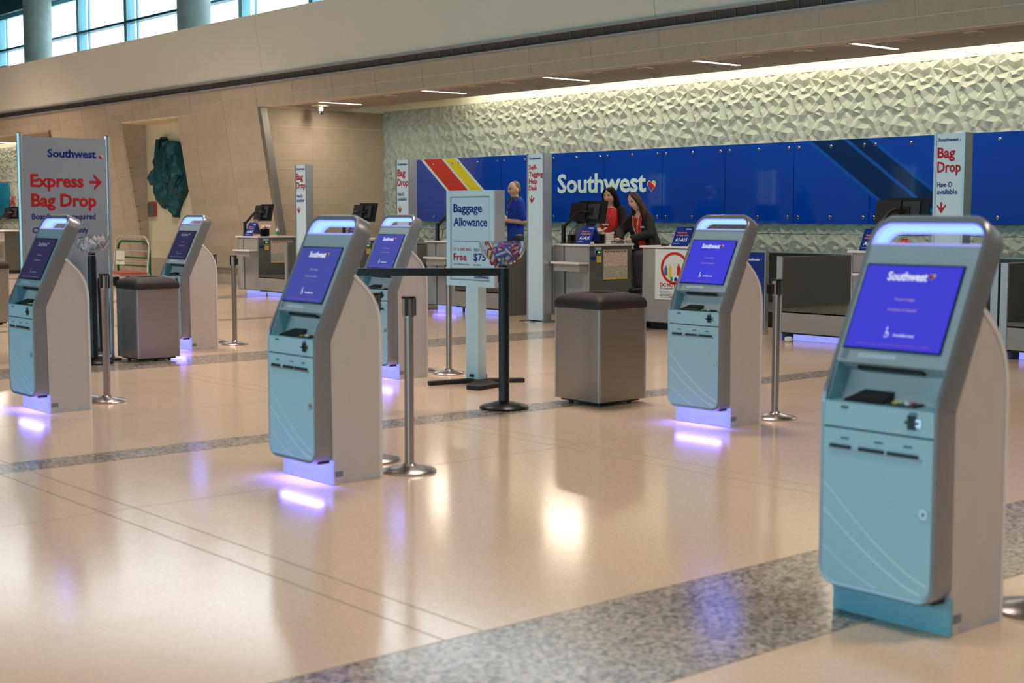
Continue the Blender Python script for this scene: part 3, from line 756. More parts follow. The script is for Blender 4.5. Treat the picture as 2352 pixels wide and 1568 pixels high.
# ------------------------------------------------------------ stanchions
def make_stanchion():
    t = thing('stanchion', '', 'barrier post')
    MB().lathe((0, 0, 0), [(.153, 0), (.155, .008), (.145, .017), (.08, .028), (.04, .04), (.034, .05)], 40).build('base', 'pole_steel', t, smooth=True)
    MB().cyl((0, 0, .045), .027, .86, 20).build('pole', 'pole_steel', t, smooth=True)
    MB().cyl((0, 0, .885), .031, .03, 20).build('collar', 'chrome', t, smooth=True)
    hd = MB().cyl((0, 0, .90), .036, .095, 20).build('cassette', 'chrome', t, smooth=True)
    MB().cyl((0, 0, .993), .040, .013, 20).build('cap', 'black_plastic', hd, smooth=True)
    for a in (35, 155, 275):
        MB().box(-.010, -.042, .895, .010, -.033, .995).xf(Matrix.Rotation(R(a), 4, 'Z')).build('belt_slot', 'black_plastic', hd, bevel=.002, segs=1)
    return t
st0 = None
ST = [((-6.52, 4.75), 'chrome barrier post right behind the middle foreground kiosk', 0), ((-6.95, 4.81), 'barrier post behind the middle foreground kiosk, only its base edge showing', 20),
      ((-10.53, 4.74), 'chrome barrier post at left with a black belt hanging down it', 0), ((-10.87, 4.66), 'barrier post peeking from behind the far left kiosk', 40),
      ((-6.55, 8.03), 'chrome barrier post behind the violet-screened kiosk by the blue bag sizer', 10), ((-14.24, 7.95), 'chrome barrier post before the stone pier, clear of the furthest kiosk', 60),
      ((-14.64, 7.91), 'barrier post mostly hidden by the furthest kiosk at left', 30), ((-10.34, 7.99), 'chrome barrier post just left of the baggage allowance sign', 15),
      ((-10.69, 7.94), 'barrier post hidden behind the kiosk at the black rail, base showing', 0), ((-2.70, 4.83), 'chrome barrier post behind the nearest kiosk at the right edge', 25)]
for (x, y), lb, a in ST:
    s_ = st0 = make_stanchion() if st0 is None else st0
    if st0.get('used'): s_ = copy_tree(st0)
    st0['used'] = 1
    place(s_, (x, y, 0), R(a), lb, 'chrome belt barrier posts')
    if 'used' in s_ and s_ is not st0: del s_['used']
    if 'black belt hanging' in lb:
        MB().tube([(-.045, -.02, .97), (-.06, -.02, .93), (-.05, -.02, .75), (-.035, -.02, .5), (-.035, -.02, .42)], .012, 6).build('hanging_belt', 'belt_black', s_, smooth=True)
        MB().box(-.06, -.035, .395, -.005, -.005, .425).build('belt_clip', 'black_plastic', s_, bevel=.003)
    if 'clear of the furthest' in lb or 'blue bag sizer' in lb:
        sg = -1 if 'blue' in lb else 1
        MB().box(-.02, -.02, .90, .02, .02, .97).xf(Matrix.Translation((sg*.045*.646, sg*.045*.763, 0))).build('belt_end', 'black_plastic', s_, bevel=.003)
del st0['used']

# ------------------------------------------------------------ steel bins
def make_bin():
    t = thing('trash_bin', '', 'trash bin')
    b = MB().box(-.265, -.265, .035, .265, .265, .745).build('body', 'steel', t, bevel=.004)
    for a in range(4):
        MB().box(-.268, -.268, .035, -.252, -.262, .745).box(-.268, -.268, .035, -.262, -.252, .745).xf(Matrix.Rotation(R(90*a), 4, 'Z')).build('corner_edge', 'alu', b)
    for sx in (-1, 1):
        for sy in (-1, 1): MB().cyl((sx*.17, sy*.17, 0), .02, .036, 10).build('foot', 'black_plastic', t)
    MB().box(-.23, -.23, .018, .23, .23, .035).build('underside', 'black_plastic', t)
    rs = []
    def sq(h, z, r, n=6):
        p = []
        for q, (cx, cy) in enumerate(((1, 1), (-1, 1), (-1, -1), (1, -1))):
            for k in range(n+1):
                a = math.pi/2*q + math.pi/2*k/n; p.append((cx*(h-r)+r*math.cos(a), cy*(h-r)+r*math.sin(a), z))
        return p
    for h, z, r in ((.262, .742, .03), (.278, .748, .03), (.282, .76, .035), (.282, .795, .04), (.272, .82, .05), (.24, .842, .06), (.19, .858, .06), (.14, .866, .05), (.125, .862, .04), (.118, .82, .04), (.118, .76, .04)):
        rs.append(sq(h, z, r))
    MB().rings(rs).build('lid', 'lid', t, smooth=True)
    return t
b0 = make_bin(); b0.scale = (.94, .94, 1); place(b0, (-8.015, 7.69, 0), 0, 'steel square bin with dark padded lid between the rail and the violet-screened kiosk', 'square steel bins')
b1 = copy_tree(b0); place(b1, (-13.35, 6.47, 0), 0, 'steel square bin with dark lid before the furthest kiosk, beside the baggage cart', 'square steel bins'); b1.scale = (.86, .86, .97)
b2 = copy_tree(b0); place(b2, (-19.03, 6.87, 0), 0, 'steel square bin cut off by the left edge of the photograph', 'square steel bins')

# ------------------------------------------------------------ black post stands with clear bowls
def post_stand(t, x, y, top=1.045, tall=True):
    MB().lathe((x, y, 0), [(.185, 0), (.187, .012), (.175, .024), (.09, .045), (.045, .06)], 40).build('base', 'black_post', t, smooth=True)
    MB().cyl((x, y, .05), .036, top-.05, 16).build('pole', 'black_post', t, smooth=True)
    for a in range(4):
        MB().box(-.008, .030, .06, .008, .040, top-.02).xf(Matrix.Translation((x, y, 0)) @ Matrix.Rotation(R(45+90*a), 4, 'Z')).build('pole_rib', 'black_gloss', t)
rail = thing('rail_barrier', 'black post and rail barrier topped by a clear bowl, before the baggage allowance sign', 'barrier', (-8.215, 6.873, 0), 0, 'black bowl stands')
post_stand(rail, 0, 0, 1.06)
L = 1.30; dr = Vector((-.646, -.763, 0)) * L
dd = Vector((.763, -.646, 0)) * .028; e_ = Vector((.646, .763, 0)) * .04
pp = [dr - dd, dr + dd, e_ + dd, e_ - dd]
MB().hexa([(p.x, p.y, 1.005) for p in pp] + [(p.x, p.y, 1.063) for p in pp]).build('rail', 'black_post', rail, bevel=.006)
MB().box(-.035, -.045, .955, .035, -.0, 1.02).xf(Matrix.Rotation(R(-40), 4, 'Z') @ Matrix.Translation((-.04, 0, 0))).build('clamp', 'black_gloss', rail, bevel=.005)
MB().lathe((dr.x*.97, dr.y*.97, 0), [(.185, 0), (.187, .012), (.09, .045), (.045, .06)], 40).build('base', 'black_post', rail, smooth=True)
MB().cyl((dr.x*.97, dr.y*.97, .05), .036, .99, 16).build('pole', 'black_post', rail, smooth=True)
st_l = thing('bowl_stand', 'single black post holding a clear bowl before the large drop sign', 'barrier', (-13.31, 5.87, 0), 0, 'black bowl stands')
post_stand(st_l, 0, 0, 1.06)
def bowl(loc, lb, sd, kinds):
    t = thing('bowl', lb, 'bowl', loc)
    prof = []
    for k in range(10):
        a = R(90) * k / 9; prof.append((max(.03, .178*math.sin(a)), .168*(1-math.cos(a))))
    prof += [(.180, .176), (.186, .178), (.186, .182), (.177, .182)]
    inn = [(max(.025, r-.004), z+.004) for r, z in reversed(prof[:10])]
    MB().lathe((0, 0, 0), prof + inn, 36).build('bowl_shell', 'acrylic', t, smooth=True)
    MB().cyl((0, 0, -.016), .035, .017, 20).build('mount', 'black_gloss', t)
    rn = random.Random(sd)
    items = []
    for i in range(46):
        a = rn.uniform(0, 6.28); zc = rn.uniform(.03, .150); rm = .178*math.sin(math.acos(max(-1, min(1, 1-zc/.168)))) - .035
        if rm < .01: continue
        r_ = rm*math.sqrt(rn.uniform(.55, 1)); kd = rn.choice(kinds)
        sx, sz = rn.choice(((.052, .034), (.056, .022), (.040, .040), (.034, .028)))
        m_ = Matrix.Translation((r_*math.cos(a), r_*math.sin(a), zc)) @ Matrix.Rotation(a+math.pi/2+rn.uniform(-.35, .35), 4, 'Z') @ Matrix.Rotation(rn.uniform(-.5, .5), 4, 'X') @ Matrix.Rotation(rn.uniform(-.9, .9), 4, 'Y')
        mb = MB(); mb.hexa([(-sx, -.004, -sz), (sx, -.003, -sz*.9), (sx, .004, -sz*.9), (-sx, .003, -sz), (-sx*.9, -.006, sz), (sx*.95, -.004, sz), (sx*.95, .002, sz), (-sx*.9, .0, sz)])
        mb.mi = 1; mb.box(-sx*.75, -.0075, -sz*.35, sx*.75, .006, sz*.35)
        if sd == 5: mb.xf(Matrix.Scale(.8, 4))
        items.append(mb.xf(m_).build('packet', [kd, 'pk_white'], None, bevel=.001, segs=1)); items[-1].parent = None
        o = items[-1]; o.location = loc; tag(o, {'pk_blue': 'blue', 'pk_grey': 'grey', 'pk_pink': 'bright pink', 'pk_yellow': 'yellow', 'pk_red': 'dark red', 'pk_clear': 'clear', 'pk_white': 'white'}[kd] + ' small packet heaped in the clear bowl ' + ('on the rail post' if sd == 3 else 'on the single black post at left'), 'packet', 'packets in the rail bowl' if sd == 3 else 'packets in the left bowl')
    return t
bowl((-8.22, 6.868, 1.085), 'clear bowl heaped with blue, pink and yellow packets on the rail post', 3, ['pk_blue', 'pk_blue', 'pk_blue', 'pk_grey', 'pk_pink', 'pk_yellow', 'pk_red', 'pk_blue'])
bowl((-13.31, 5.87, 1.085), 'clear bowl of pale wrappers on the single black post at left', 5, ['pk_clear', 'pk_clear', 'pk_white', 'pk_grey'])

# ------------------------------------------------------------ signs
xs = thing('drop_sign', 'tall wide shaded sign reading Express Bag Drop with red arrow', 'sign', (-13.60, 5.755, 0), R(90), None)
hwid = .445
pn = MB().box(-hwid+.02, .01, .05, hwid-.02, .05, 2.215).build('panel', 'sign_white_shaded', xs)
for s in (-1, 1):
    p_ = MB().cyl((s*hwid, .03, .02), .028, 2.225, 20).build('side_post', 'alu', xs, smooth=True)
    for z in (.4, .9, 1.4, 1.9): MB().cyl((s*(hwid-.026), .004, z), .004, .003, 8, 'y').build('screw', 'dark_grey', p_)
    MB().cyl((s*hwid, .03, 2.245), .02, .006, 16).build('post_cap', 'black_plastic', p_)
MB().box(-hwid-.02, -.16, 0, -hwid+.06, .22, .02).box(hwid-.06, -.16, 0, hwid+.02, .22, .02).build('foot', 'dark_grey', xs, bevel=.004)
mb = MB(); y = .008
Wd = .89
def U(f): return -hwid + f*Wd
add_text(mb, 'Southwest', U(.30), 2.025, .078, .55*Wd*1.02, .03, y, mi=0)
mb.build('lettering', 'txt_blue', pn, flip=False)
heart(pn, U(.915), 2.03, .048, y)
mb = MB()
add_text(mb, 'Express', U(.10), 1.735, .125, .605*Wd, .028, y); add_text(mb, 'Bag Drop', U(.105), 1.545, .125, .745*Wd, .028, y)
a0 = U(.77); a1 = U(.92); zc = 1.785
mb.face([(a0, y, zc-.013), (a1-.04, y, zc-.013), (a1-.04, y, zc+.013), (a0, y, zc+.013)])
mb.face([(a1, y, zc), (a1-.085, y, zc+.08), (a1-.085, y, zc+.047), (a1-.035, y, zc)]); mb.face([(a1, y, zc), (a1-.035, y, zc), (a1-.085, y, zc-.047), (a1-.085, y, zc-.08)])
mb.build('lettering', 'txt_red', pn, flip=False)
mb = MB(); add_text(mb, 'Boarding pass required', U(.105), 1.42, .055, .73*Wd, .02, y); add_text(mb, 'Checking bags only', U(.107), 1.285, .055, .64*Wd, .02, y)
mb.build('lettering', 'txt_blue', pn, flip=False)

def pillar_sign(x, lb, lines, blue=None, arrow_z=1.7, top=2.29):
    t = thing('pillar_sign', lb, 'sign', (x, 12.8, 0), 0, 'tall narrow pillar signs')
    p = MB().box(-.155, .004, .02, .155, .13, top-.006).build('panel', 'sign_white_lit', t)
    for s in (-1, 1):
        q = MB().box(s*.165-.014, -.004, .01, s*.165+.014, .136, top).build('side_profile', 'alu', t, bevel=.004)
    for s in (-1, 1): MB().lathe((s*.11, .06, 0), [(.2, 0), (.2, .006), (.19, .010)], 32).build('base_plate', 'pole_steel', t, smooth=True)
    mb = MB(); y = .002
    add_text(mb, 'Southwest', -.135, top-.085, .036, .235, .03, y)
    if blue:
        add_text(mb, blue[0], -.135, blue[2], .052, .175, .018, y); add_text(mb, blue[1], -.135, blue[2]-.072, .052, .235, .018, y)
    mb.build('lettering', 'txt_blue', p, flip=False)
    heart(p, .122, top-.078, .02, y)
    mb = MB()
    for s, z, h, wd in lines: add_text(mb, s, -.14, z, h, wd, .026, y)
    z = arrow_z
    mb.box(-.088, y-.002, z, -.072, y, z+.085); mb.face([(-.08, y, z-.03), (-.03, y, z+.04), (-.03, y, z+.065), (-.08, y, z+.01)]); mb.face([(-.08, y, z-.03), (-.08, y, z+.01), (-.13, y, z+.065), (-.13, y, z+.04)])
    mb.build('lettering', 'txt_red', p, flip=False)
    return t
bd = [('Bag', 2.04, .108, .205), ('Drop', 1.895, .108, .275)]
pillar_sign(-20.61, 'narrow pillar sign reading Bag Drop, furthest left, before the stone return wall', bd, ('Have ID', 'available', 1.744), 1.505)
pillar_sign(-17.70, 'narrow pillar sign reading Bag Drop beside the coloured stripes', bd, ('Have ID', 'available', 1.744), 1.505)
pillar_sign(-14.63, 'narrow pillar sign reading Self-Tagging Help Desk right of the man', [('Self-', 2.07, .066, .165), ('Tagging', 1.976, .066, .285), ('Help', 1.88, .066, .175), ('Desk', 1.79, .066, .175)], None, 1.638)
pillar_sign(-8.245, 'narrow pillar sign reading Bag Drop behind the nearest kiosk', bd, ('Have ID', 'available', 1.744), 1.505)

al = thing('allowance_sign', 'framed baggage allowance sign on a pale post with flat black feet', 'sign', (-9.667, 7.714, 0))
MB().box(-.328, 0, .842, .328, .11, 1.672).build('cabinet', 'sign_white', al, bevel=.004)
fr = MB(); 
for a in ((-.328, .842, -.276, 1.672), (.276, .842, .328, 1.672), (-.276, .842, .276, .892), (-.276, 1.622, .276, 1.672)): fr.box(a[0], -.014, a[1], a[2], 0.0, a[3])
fr = fr.build('frame', 'panel_stripe', al, bevel=.004)
MB().box(-.28, -.004, .888, .28, .001, 1.626).build('insert_frame', 'alu', fr)
ps = MB().box(-.262, -.007, .905, .262, -.003, 1.61).build('poster', 'sign_white_lit', al)
mb = MB(); y = -.0085; x0 = -.235
add_text(mb, 'Baggage', x0, 1.485, .075, .40, .022, y); add_text(mb, 'Allowance', x0, 1.365, .075, .47, .022, y)
add_text(mb, 'The following rates apply per item per ticketed Customer', x0, 1.228, .012, .43, .01, y)
add_text(mb, '3RD+', x0+.285, 1.148, .026, .085, .01, y); add_text(mb, '$75', x0+.28, 1.068, .065, .17, .02, y); add_text(mb, 'per piece', x0+.28, 1.025, .016, .10, .015, y)
add_text(mb, 'Southwest', x0+.29, .915, .030, .20, .03, y)
mb.build('lettering', 'txt_blue', ps, flip=False)
heart(ps, .243, .925, .022, y)
mb = MB(); add_text(mb, '1ST & 2ND BAG', x0, 1.15, .026, .245, .01, y); add_text(mb, 'Free', x0, 1.066, .062, .185, .02, y); add_text(mb, 'Up to 50 lbs per piece', x0, 1.025, .016, .22, .015, y)
mb.build('lettering', 'txt_red', ps, flip=False)
mb = MB(); add_text(mb, 'Oversized charges: 62"-80" = $75 per piece', x0, .985, .011, .29, .005, y); add_text(mb, 'Overweight charges: 51-100 lbs = $75 per piece', x0, .965, .011, .32, .005, y); add_text(mb, 'Bags over 80" and bags over 100 lbs cannot be checked on this flight', x0, .945, .011, .44, .005, y)
mb.build('lettering', 'ink_grey', ps, flip=False)
po = MB().box(-.085, .01, .03, .085, .10, .845).build('post', 'panel_stripe', al, bevel=.006)
MB().box(-.025, .0, .05, .025, .012, .075).build('vent_plate', 'black_plastic', po, bevel=.002)
ft = MB()
for pts in ([(-.10, -.40), (-.04, -.42), (.02, -.05), (.10, .05), (.06, .12), (-.06, .08), (-.06, -.05)], [(.36, -.34), (.49, -.30), (.42, -.02), (.12, .10), (.02, .04), (.08, -.02)], [(-.12, .1), (.12, .05), (.30, .36), (.22, .40), (.04, .14), (-.22, .36), (-.3, .3)]):
    ft.prism(pts, 'z', .004, .035)
ft.build('foot', 'rubber', al)

# ------------------------------------------------------------ check-in counters
S(MB().box(-24.2, 14.5, 0, 8, 16.9, .20).build('trim_9', 'toe_dark'))
YF = 13.1
def blue_toe(parent, x0, x1):
    MB().box(x0+.06, YF+.14, .0, x1-.02, YF+.16, .10).build('toe_panel', 'toe_lit', parent)
    MB().box(x0+.08, YF+.05, .095, x1-.04, YF+.075, .099).build('light_strip', 'led_hot', parent)
    l = bpy.data.lights.new('toe_lamp', 'AREA'); l.shape = 'RECTANGLE'; l.size = (x1-x0)-.1; l.size_y = .05; l.energy = 13; l.color = (.14, .11, 1.0)
    lo = bpy.data.objects.new('toe_lamp', l); col.objects.link(lo); lo.parent = parent; lo.location = ((x0+x1)/2, YF+.06, .09)
def desk(x0, x1, lb, ledge=True, lit=False, plain=False, depth=.80):
    t = thing('check_in_desk', lb, 'counter', (0, 0, 0), 0, 'check-in desks')
    b = MB().box(x0, YF, .09, x1, YF+depth, 1.04).build('body', ['counter_side'], t, bevel=.004)
    MB().box(x0-.05, YF-.03, 1.04, x1+.02, YF+depth+.02, 1.066).build('countertop', 'counter_top', t, bevel=.006)
    if plain:
        MB().box(x0+.004, YF-.012, .10, x1-.004, YF, 1.03).build('front_panel', 'counter_face', t, bevel=.003)
        MB().box(x0-.006, YF-.016, .09, x0+.012, YF, 1.04).build('edge_profile', 'alu', t)
    else:
        w_ = x1 - x0
        for a, b_, c, d in ((.02, .20, .10, .80), (.26, w_-.10, .10, .80), (w_-.085, w_-.01, .10, .80), (.02, .20, .83, 1.03), (.23, w_-.02, .83, 1.03)):
            MB().box(x0+a, YF-.012, c, x0+b_, YF, d).build('front_panel', 'counter_face', t, bevel=.003)
        for a in (.0, .205, w_-.10, w_-.01): MB().box(x0+a, YF-.016, .09, x0+a+.016, YF, 1.04 if a in (0, w_-.01) else .8).build('edge_profile', 'alu', t)
        MB().cyl((x0+.17, YF-.03, .45), .008, .02, 10, 'y').build('lock', 'chrome', t, smooth=True)
    if ledge:
        MB().box(x0+.15, YF-.20, .80, x1, YF-.013, .826).build('bag_ledge', 'counter_top', t, bevel=.006)
        MB().box(x0+.18, YF-.17, .70, x1-.02, YF-.013, .80).build('ledge_box', 'counter_face', t, bevel=.003)
    if lit: blue_toe(t, x0, x1)
    else: MB().box(x0+.05, YF+.1, 0, x1-.02, YF+.75, .09).build('toe_panel', 'toe_dark', t)
    return t
def side_notices(x1, who):
    s = MB().box(x1+.001, YF+.25, .585, x1+.006, YF+.705, .99).build('notice_board', 'fine_print', None)
    tag(s, 'fine print notice on the side of ' + who, 'notice', 'fine print notices on the desk sides')
    MB().box(x1+.006, YF+.26, .76, x1+.007, YF+.695, .94).build('red_print', 'fine_print_red', s)
    MB().box(x1+.006, YF+.25, .585, x1+.008, YF+.705, .60).build('yellow_edge', 'yellow', s)
    for k in range(8): MB().box(x1+.006, YF+.275+.053*k, .952, x1+.0075, YF+.295+.053*k, .974).build('pictogram', 'heart_red', s)
    y_ = MB().box(x1+.001, YF+.13, .82, x1+.005, YF+.21, .92).build('label_card', 'yellow', None)
    tag(y_, 'yellow label card stuck on the side of ' + who, 'label')
    MB().box(x1+.005, YF+.138, .902, x1+.006, YF+.202, .914).build('header', 'dark_grey', y_); MB().box(x1+.005, YF+.145, .84, x1+.006, YF+.195, .88).build('print', 'fine_print', y_)
    d_ = MB().box(x1+.001, YF+.08, .93, x1+.016, YF+.21, 1.03).build('scale_display', 'ink_grey', None, bevel=.003)
    tag(d_, 'weight display with green digits on ' + who, 'display')
    MB().box(x1+.016, YF+.095, .94, x1+.018, YF+.195, .975).build('screen', 'black_gloss', d_); MB().box(x1+.018, YF+.13, .947, x1+.019, YF+.18, .968).build('digits', 'led_green', d_)
    MB().box(x1+.016, YF+.095, .99, x1+.018, YF+.195, 1.02).build('plate', 'sign_white', d_)
    q = MB().box(x1+.001, YF+.02, .855, x1+.004, YF+.105, .90).build('label_card', 'placard_blue', None)
    tag(q, 'small dark blue label card on the side of ' + who, 'label')
def scale(x0, x1, lb, lit=True, wall_l=False, wall_r=True, dep=1.45):
    t = thing('baggage_scale', lb, 'scale', (0, 0, 0), 0, 'baggage scales between the desks')
    MB().box(x0, YF, .34, x1, YF+dep, .38).build('platform', 'conveyor_steel', t, bevel=.004)
    MB().box(x0, YF-.012, .10, x1, YF+.02, .325).build('front_panel', 'counter_face', t, bevel=.003)
    MB().box(x0, YF+.02, .08, x1, YF+dep, .325).build('base', 'toe_dark', t)
    MB().box(x0+.02, YF+dep, .38, x1-.02, YF+dep+.35, .41).build('feed_belt', 'belt_black', t)
    if wall_r:
        q = MB().box(x1, YF, .0, x1+.07, YF+dep, .97).build('side_wall', 'counter_side', t, bevel=.004); MB().box(x1-.004, YF-.02, 0, x1+.076, YF, .976).build('end_profile', 'alu', q, bevel=.003)
    if wall_l:
        q = MB().box(x0-.07, YF, .0, x0, YF+dep, .97).build('side_wall', 'counter_side', t, bevel=.004); MB().box(x0-.076, YF-.02, 0, x0+.004, YF, .976).build('end_profile', 'alu', q, bevel=.003)
    if lit: blue_toe(t, x0, x1)
    return t
desk(-23.28, -22.55, 'check-in desk nearest the stone pier at left, blue light under it', lit=True); side_notices(-22.55, 'the desk nearest the stone pier')
scale(-22.545, -21.62, 'baggage scale right of the desk nearest the stone pier')
desk(-20.06, -19.32, 'check-in desk mostly hidden behind the middle foreground kiosk', lit=True); side_notices(-19.32, 'the desk hidden by the middle kiosk')
scale(-19.315, -18.4, 'baggage scale left of the pillar sign by the coloured stripes')
desk(-17.47, -16.80, 'check-in desk behind the baggage allowance sign with blue light under it', lit=True)
scale(-16.795, -15.75, 'baggage scale behind the black rail post, blue light under it', lit=True)
desk(-14.58, -13.87, 'check-in desk where the two women stand, dark gap under it'); side_notices(-13.87, 'the desk of the two women')
scale(-13.865, -12.94, 'baggage scale in the gap beside the woman in the black jacket', lit=False, wall_r=False)
desk(-12.86, -11.90, 'check-in desk with a prohibited goods poster on its plain front', ledge=False, plain=True)
scale(-10.60, -9.66, 'baggage scale between the two nearest right kiosks, blue light under it', wall_l=True, wall_r=False)
desk(-9.63, -8.85, 'check-in desk half hidden behind the nearest kiosk', lit=True)
scale(-8.845, -7.9, 'baggage scale hidden behind the nearest kiosk', lit=True)
scale(-7.72, -6.7, 'baggage scale at the right edge of the photograph', wall_l=True, wall_r=False)
desk(-36.2, -34.75, 'pale check-in desk of the other airline at the far left edge', ledge=True)
desk(-6.69, -5.9, 'check-in desk beyond the right edge of the photograph', lit=True)
# conveyor behind the desks
cv = thing('baggage_conveyor', 'long stainless baggage conveyor trough below the textured wall', 'conveyor', (0, 0, 0))
MB().box(-24.2, 16.92, .20, 8, 16.98, .885).build('back_panel', 'conveyor_steel', cv)
MB().box(-24.2, 16.85, .885, 8, 16.99, .90).build('top_rail', 'alu', cv, bevel=.003)
MB().box(-24.2, 16.2, .36, 8, 16.9, .40).build('belt', 'belt_black', cv)
MB().box(-24.2, 16.86, .40, 8, 16.92, .50).build('side_guard', 'conveyor_steel', cv)
MB().box(-24.2, 16.12, .20, 8, 16.2, .46).build('front_guard', 'conveyor_steel', cv)

# bag sizer board
t = thing('bag_sizer', 'dark blue bag sizer board with pale rim behind the violet-screened kiosk', 'sign', (-11.50, 13.55, 0))
q = MB().box(-.30, 0, .0, .27, .06, 1.02).build('frame', 'alu', t, bevel=.02, segs=3)
p = MB().box(-.28, -.006, .06, .25, .0, 1.0).build('panel', 'placard_blue', t, bevel=.002)
mb = MB(); add_text(mb, 'Southwest', -.02, .90, .030, .20, .03, -.008); mb.build('lettering', 'txt_white', p, flip=False)
heart(p, .205, .915, .02, -.008)

# poster on the plain desk
t = thing('poster', 'white prohibited goods poster with red ban ring on the plain desk front', 'poster', (-12.30, 13.088, .70))
MB().box(-.34, -.006, -.31, .34, 0, .33).build('sheet', 'paper_white', t)
rs = []
for k in range(49):
    a = 2*math.pi*k/48; rs.append([(.24*math.cos(a), -.008, .09+.24*.85*math.sin(a)), (.20*math.cos(a), -.008, .09+.20*.85*math.sin(a))])
MB().rings(rs, close=False, caps=False).face([]) if False else MB().rings(rs, close=False, caps=False).build('ban_ring', 'heart_red', t)
for i, (x, z, w_, h_, m_) in enumerate(((-.15, .0, .05, .12, 'pk_blue'), (-.08, -.02, .05, .16, 'yellow'), (-.01, .02, .06, .2, 'paper'), (.07, 0, .06, .15, 'heart_red'), (.14, 0, .05, .1, 'pk_white'), (-.05, -.07, .04, .06, 'green_bottle'), (.02, -.07, .05, .05, 'heart_blue'))):
    MB().lathe((0, 0, 0), [(w_/2, 0), (w_/2, h_*.7), (w_*.2, h_*.85), (w_*.2, h_)], 10).xf(Matrix.Translation((x, -.009, z)) @ Matrix.Diagonal((1, .05, 1, 1))).build('printed_container', m_, t)
mb = MB(); add_text(mb, 'DO NOT PACK', -.25, -.145, .048, .46, .03, -.008); mb.build('lettering', 'txt_red', t, flip=False)
mb = MB(); add_text(mb, 'IN LUGGAGE • CARRY ON', -.25, -.175, .020, .44, .02, -.008)
for k in range(5):
    mb.box(-.25, -.0075, -.21-.018*k, -.04, -.007, -.205-.018*k); mb.box(.01, -.0075, -.21-.018*k, .2, -.007, -.205-.018*k)
mb.build('small_print', 'txt_dark', t, flip=False)

# monitors on arms
def make_monitor():
    t = thing('monitor', '', 'monitor')
    TM = Matrix.Translation((.24, .30, .43)) @ Matrix.Rotation(R(-12), 4, 'X')
    sc_ = MB().box(-.26, 0, -.155, .26, .03, .155).xf(TM).build('display', 'black_plastic', t, bevel=.004)
    MB().box(-.245, .03, -.145, .245, .033, .145).xf(TM).build('screen', 'screen_dark', sc_)
    MB().box(-.14, -.022, -.10, .16, .002, .11).xf(TM).build('rear_housing', 'dark_grey', sc_, bevel=.008)
    MB().box(-.05, -.035, -.05, .05, -.02, .05).xf(TM).build('mount_plate', 'black_plastic', sc_, bevel=.003)
    MB().box(-.36, -.05, -.14, -.06, -.03, .12).xf(TM).build('side_cabinet', 'plastic_brown', t, bevel=.006)
    MB().cyl((0, 0, 0), .03, .26, 14).build('arm_post', 'black_post', t, smooth=True)
    MB().tube([(0, 0, .22), (.04, .04, .28), (.12, .14, .42), (.17, .19, .45)], .022, 10).build('arm_link', 'black_post', t, smooth=True)
    MB().tube([(.15, .18, .44), (.24, .27, .43)], .018, 10).build('arm_joint', 'black_post', t, smooth=True)
    MB().tube([(.05, .05, .04), (.06, .06, .15), (.16, .14, .28), (.18, .2, .26), (.22, .26, .36)], .006, 6).build('cable', 'black_plastic', t, smooth=True)
    MB().cyl((0, 0, 0), .05, .012, 16).build('clamp', 'black_plastic', t)
    return t
m0 = make_monitor()
for i, (x, y, lb) in enumerate(((-23.20, 13.2, 'black monitor on an arm, furthest left, against the stone return wall'), (-20.0, 13.25, 'black monitor above the middle kiosk, before the return wall'),
        (-17.36, 13.2, 'dark monitor on an arm just left of the baggage allowance sign'), (-14.50, 13.2, 'black monitor on an arm in front of the black-haired woman'), (-9.50, 13.3, 'dark monitor behind the nearest kiosk handle'), (-35.7, 13.3, 'black monitor at the far left edge before the turquoise panels'))):
    c = m0 if i == 0 else copy_tree(m0)
    place(c, (x, y, 1.066), R(-6 + 3*i), lb, 'monitors on the check-in desks')
# placards
def make_placard():
    t = thing('placard', '', 'sign')
    TM = Matrix.Rotation(R(-24), 4, 'X')
    p = MB().box(-.14, 0, 0, .14, .006, .26).xf(TM).build('board', 'placard_blue', t, bevel=.001, segs=1)
    MB().box(-.13, .10, 0, .13, .104, .22).xf(Matrix.Translation((0, .1, 0)) @ Matrix.Rotation(R(20), 4, 'X')).build('back_leg', 'placard_blue', t)
    mb = MB(); add_text(mb, 'Southwest', .025, .225, .016, .095, .03, -.001, TM); add_text(mb, 'A1-A15', -.105, .065, .046, .20, .03, -.001, TM, slant=.15); add_text(mb, 'Ask an Agent for details', -.115, .03, .010, .11, .02, -.001, TM)
    mb.build('lettering', 'txt_white', p, flip=False)
    mb = MB(); add_text(mb, 'Upgrade your', -.10, .175, .022, .165, .025, -.001, TM, slant=.1); add_text(mb, 'boarding position', -.105, .14, .022, .205, .025, -.001, TM, slant=.1)
    mb.build('lettering', 'txt_orange', p, flip=False)
    return t
p0 = make_placard()
for i, (x, y, lb) in enumerate(((-22.98, 13.14, 'blue boarding position placard on the desk nearest the stone pier'), (-19.62, 13.14, 'blue boarding position placard seen through the middle kiosk handle'), (-14.03, 13.12, 'blue boarding position placard in front of the two women'),
        (-12.28, 13.14, 'blue boarding position placard above the prohibited goods poster'), (-9.42, 13.12, 'blue boarding position placard cut off by the nearest kiosk'))):
    c = p0 if i == 0 else copy_tree(p0)
    place(c, (x, y, 1.067), R(0), lb, 'boarding position placards')
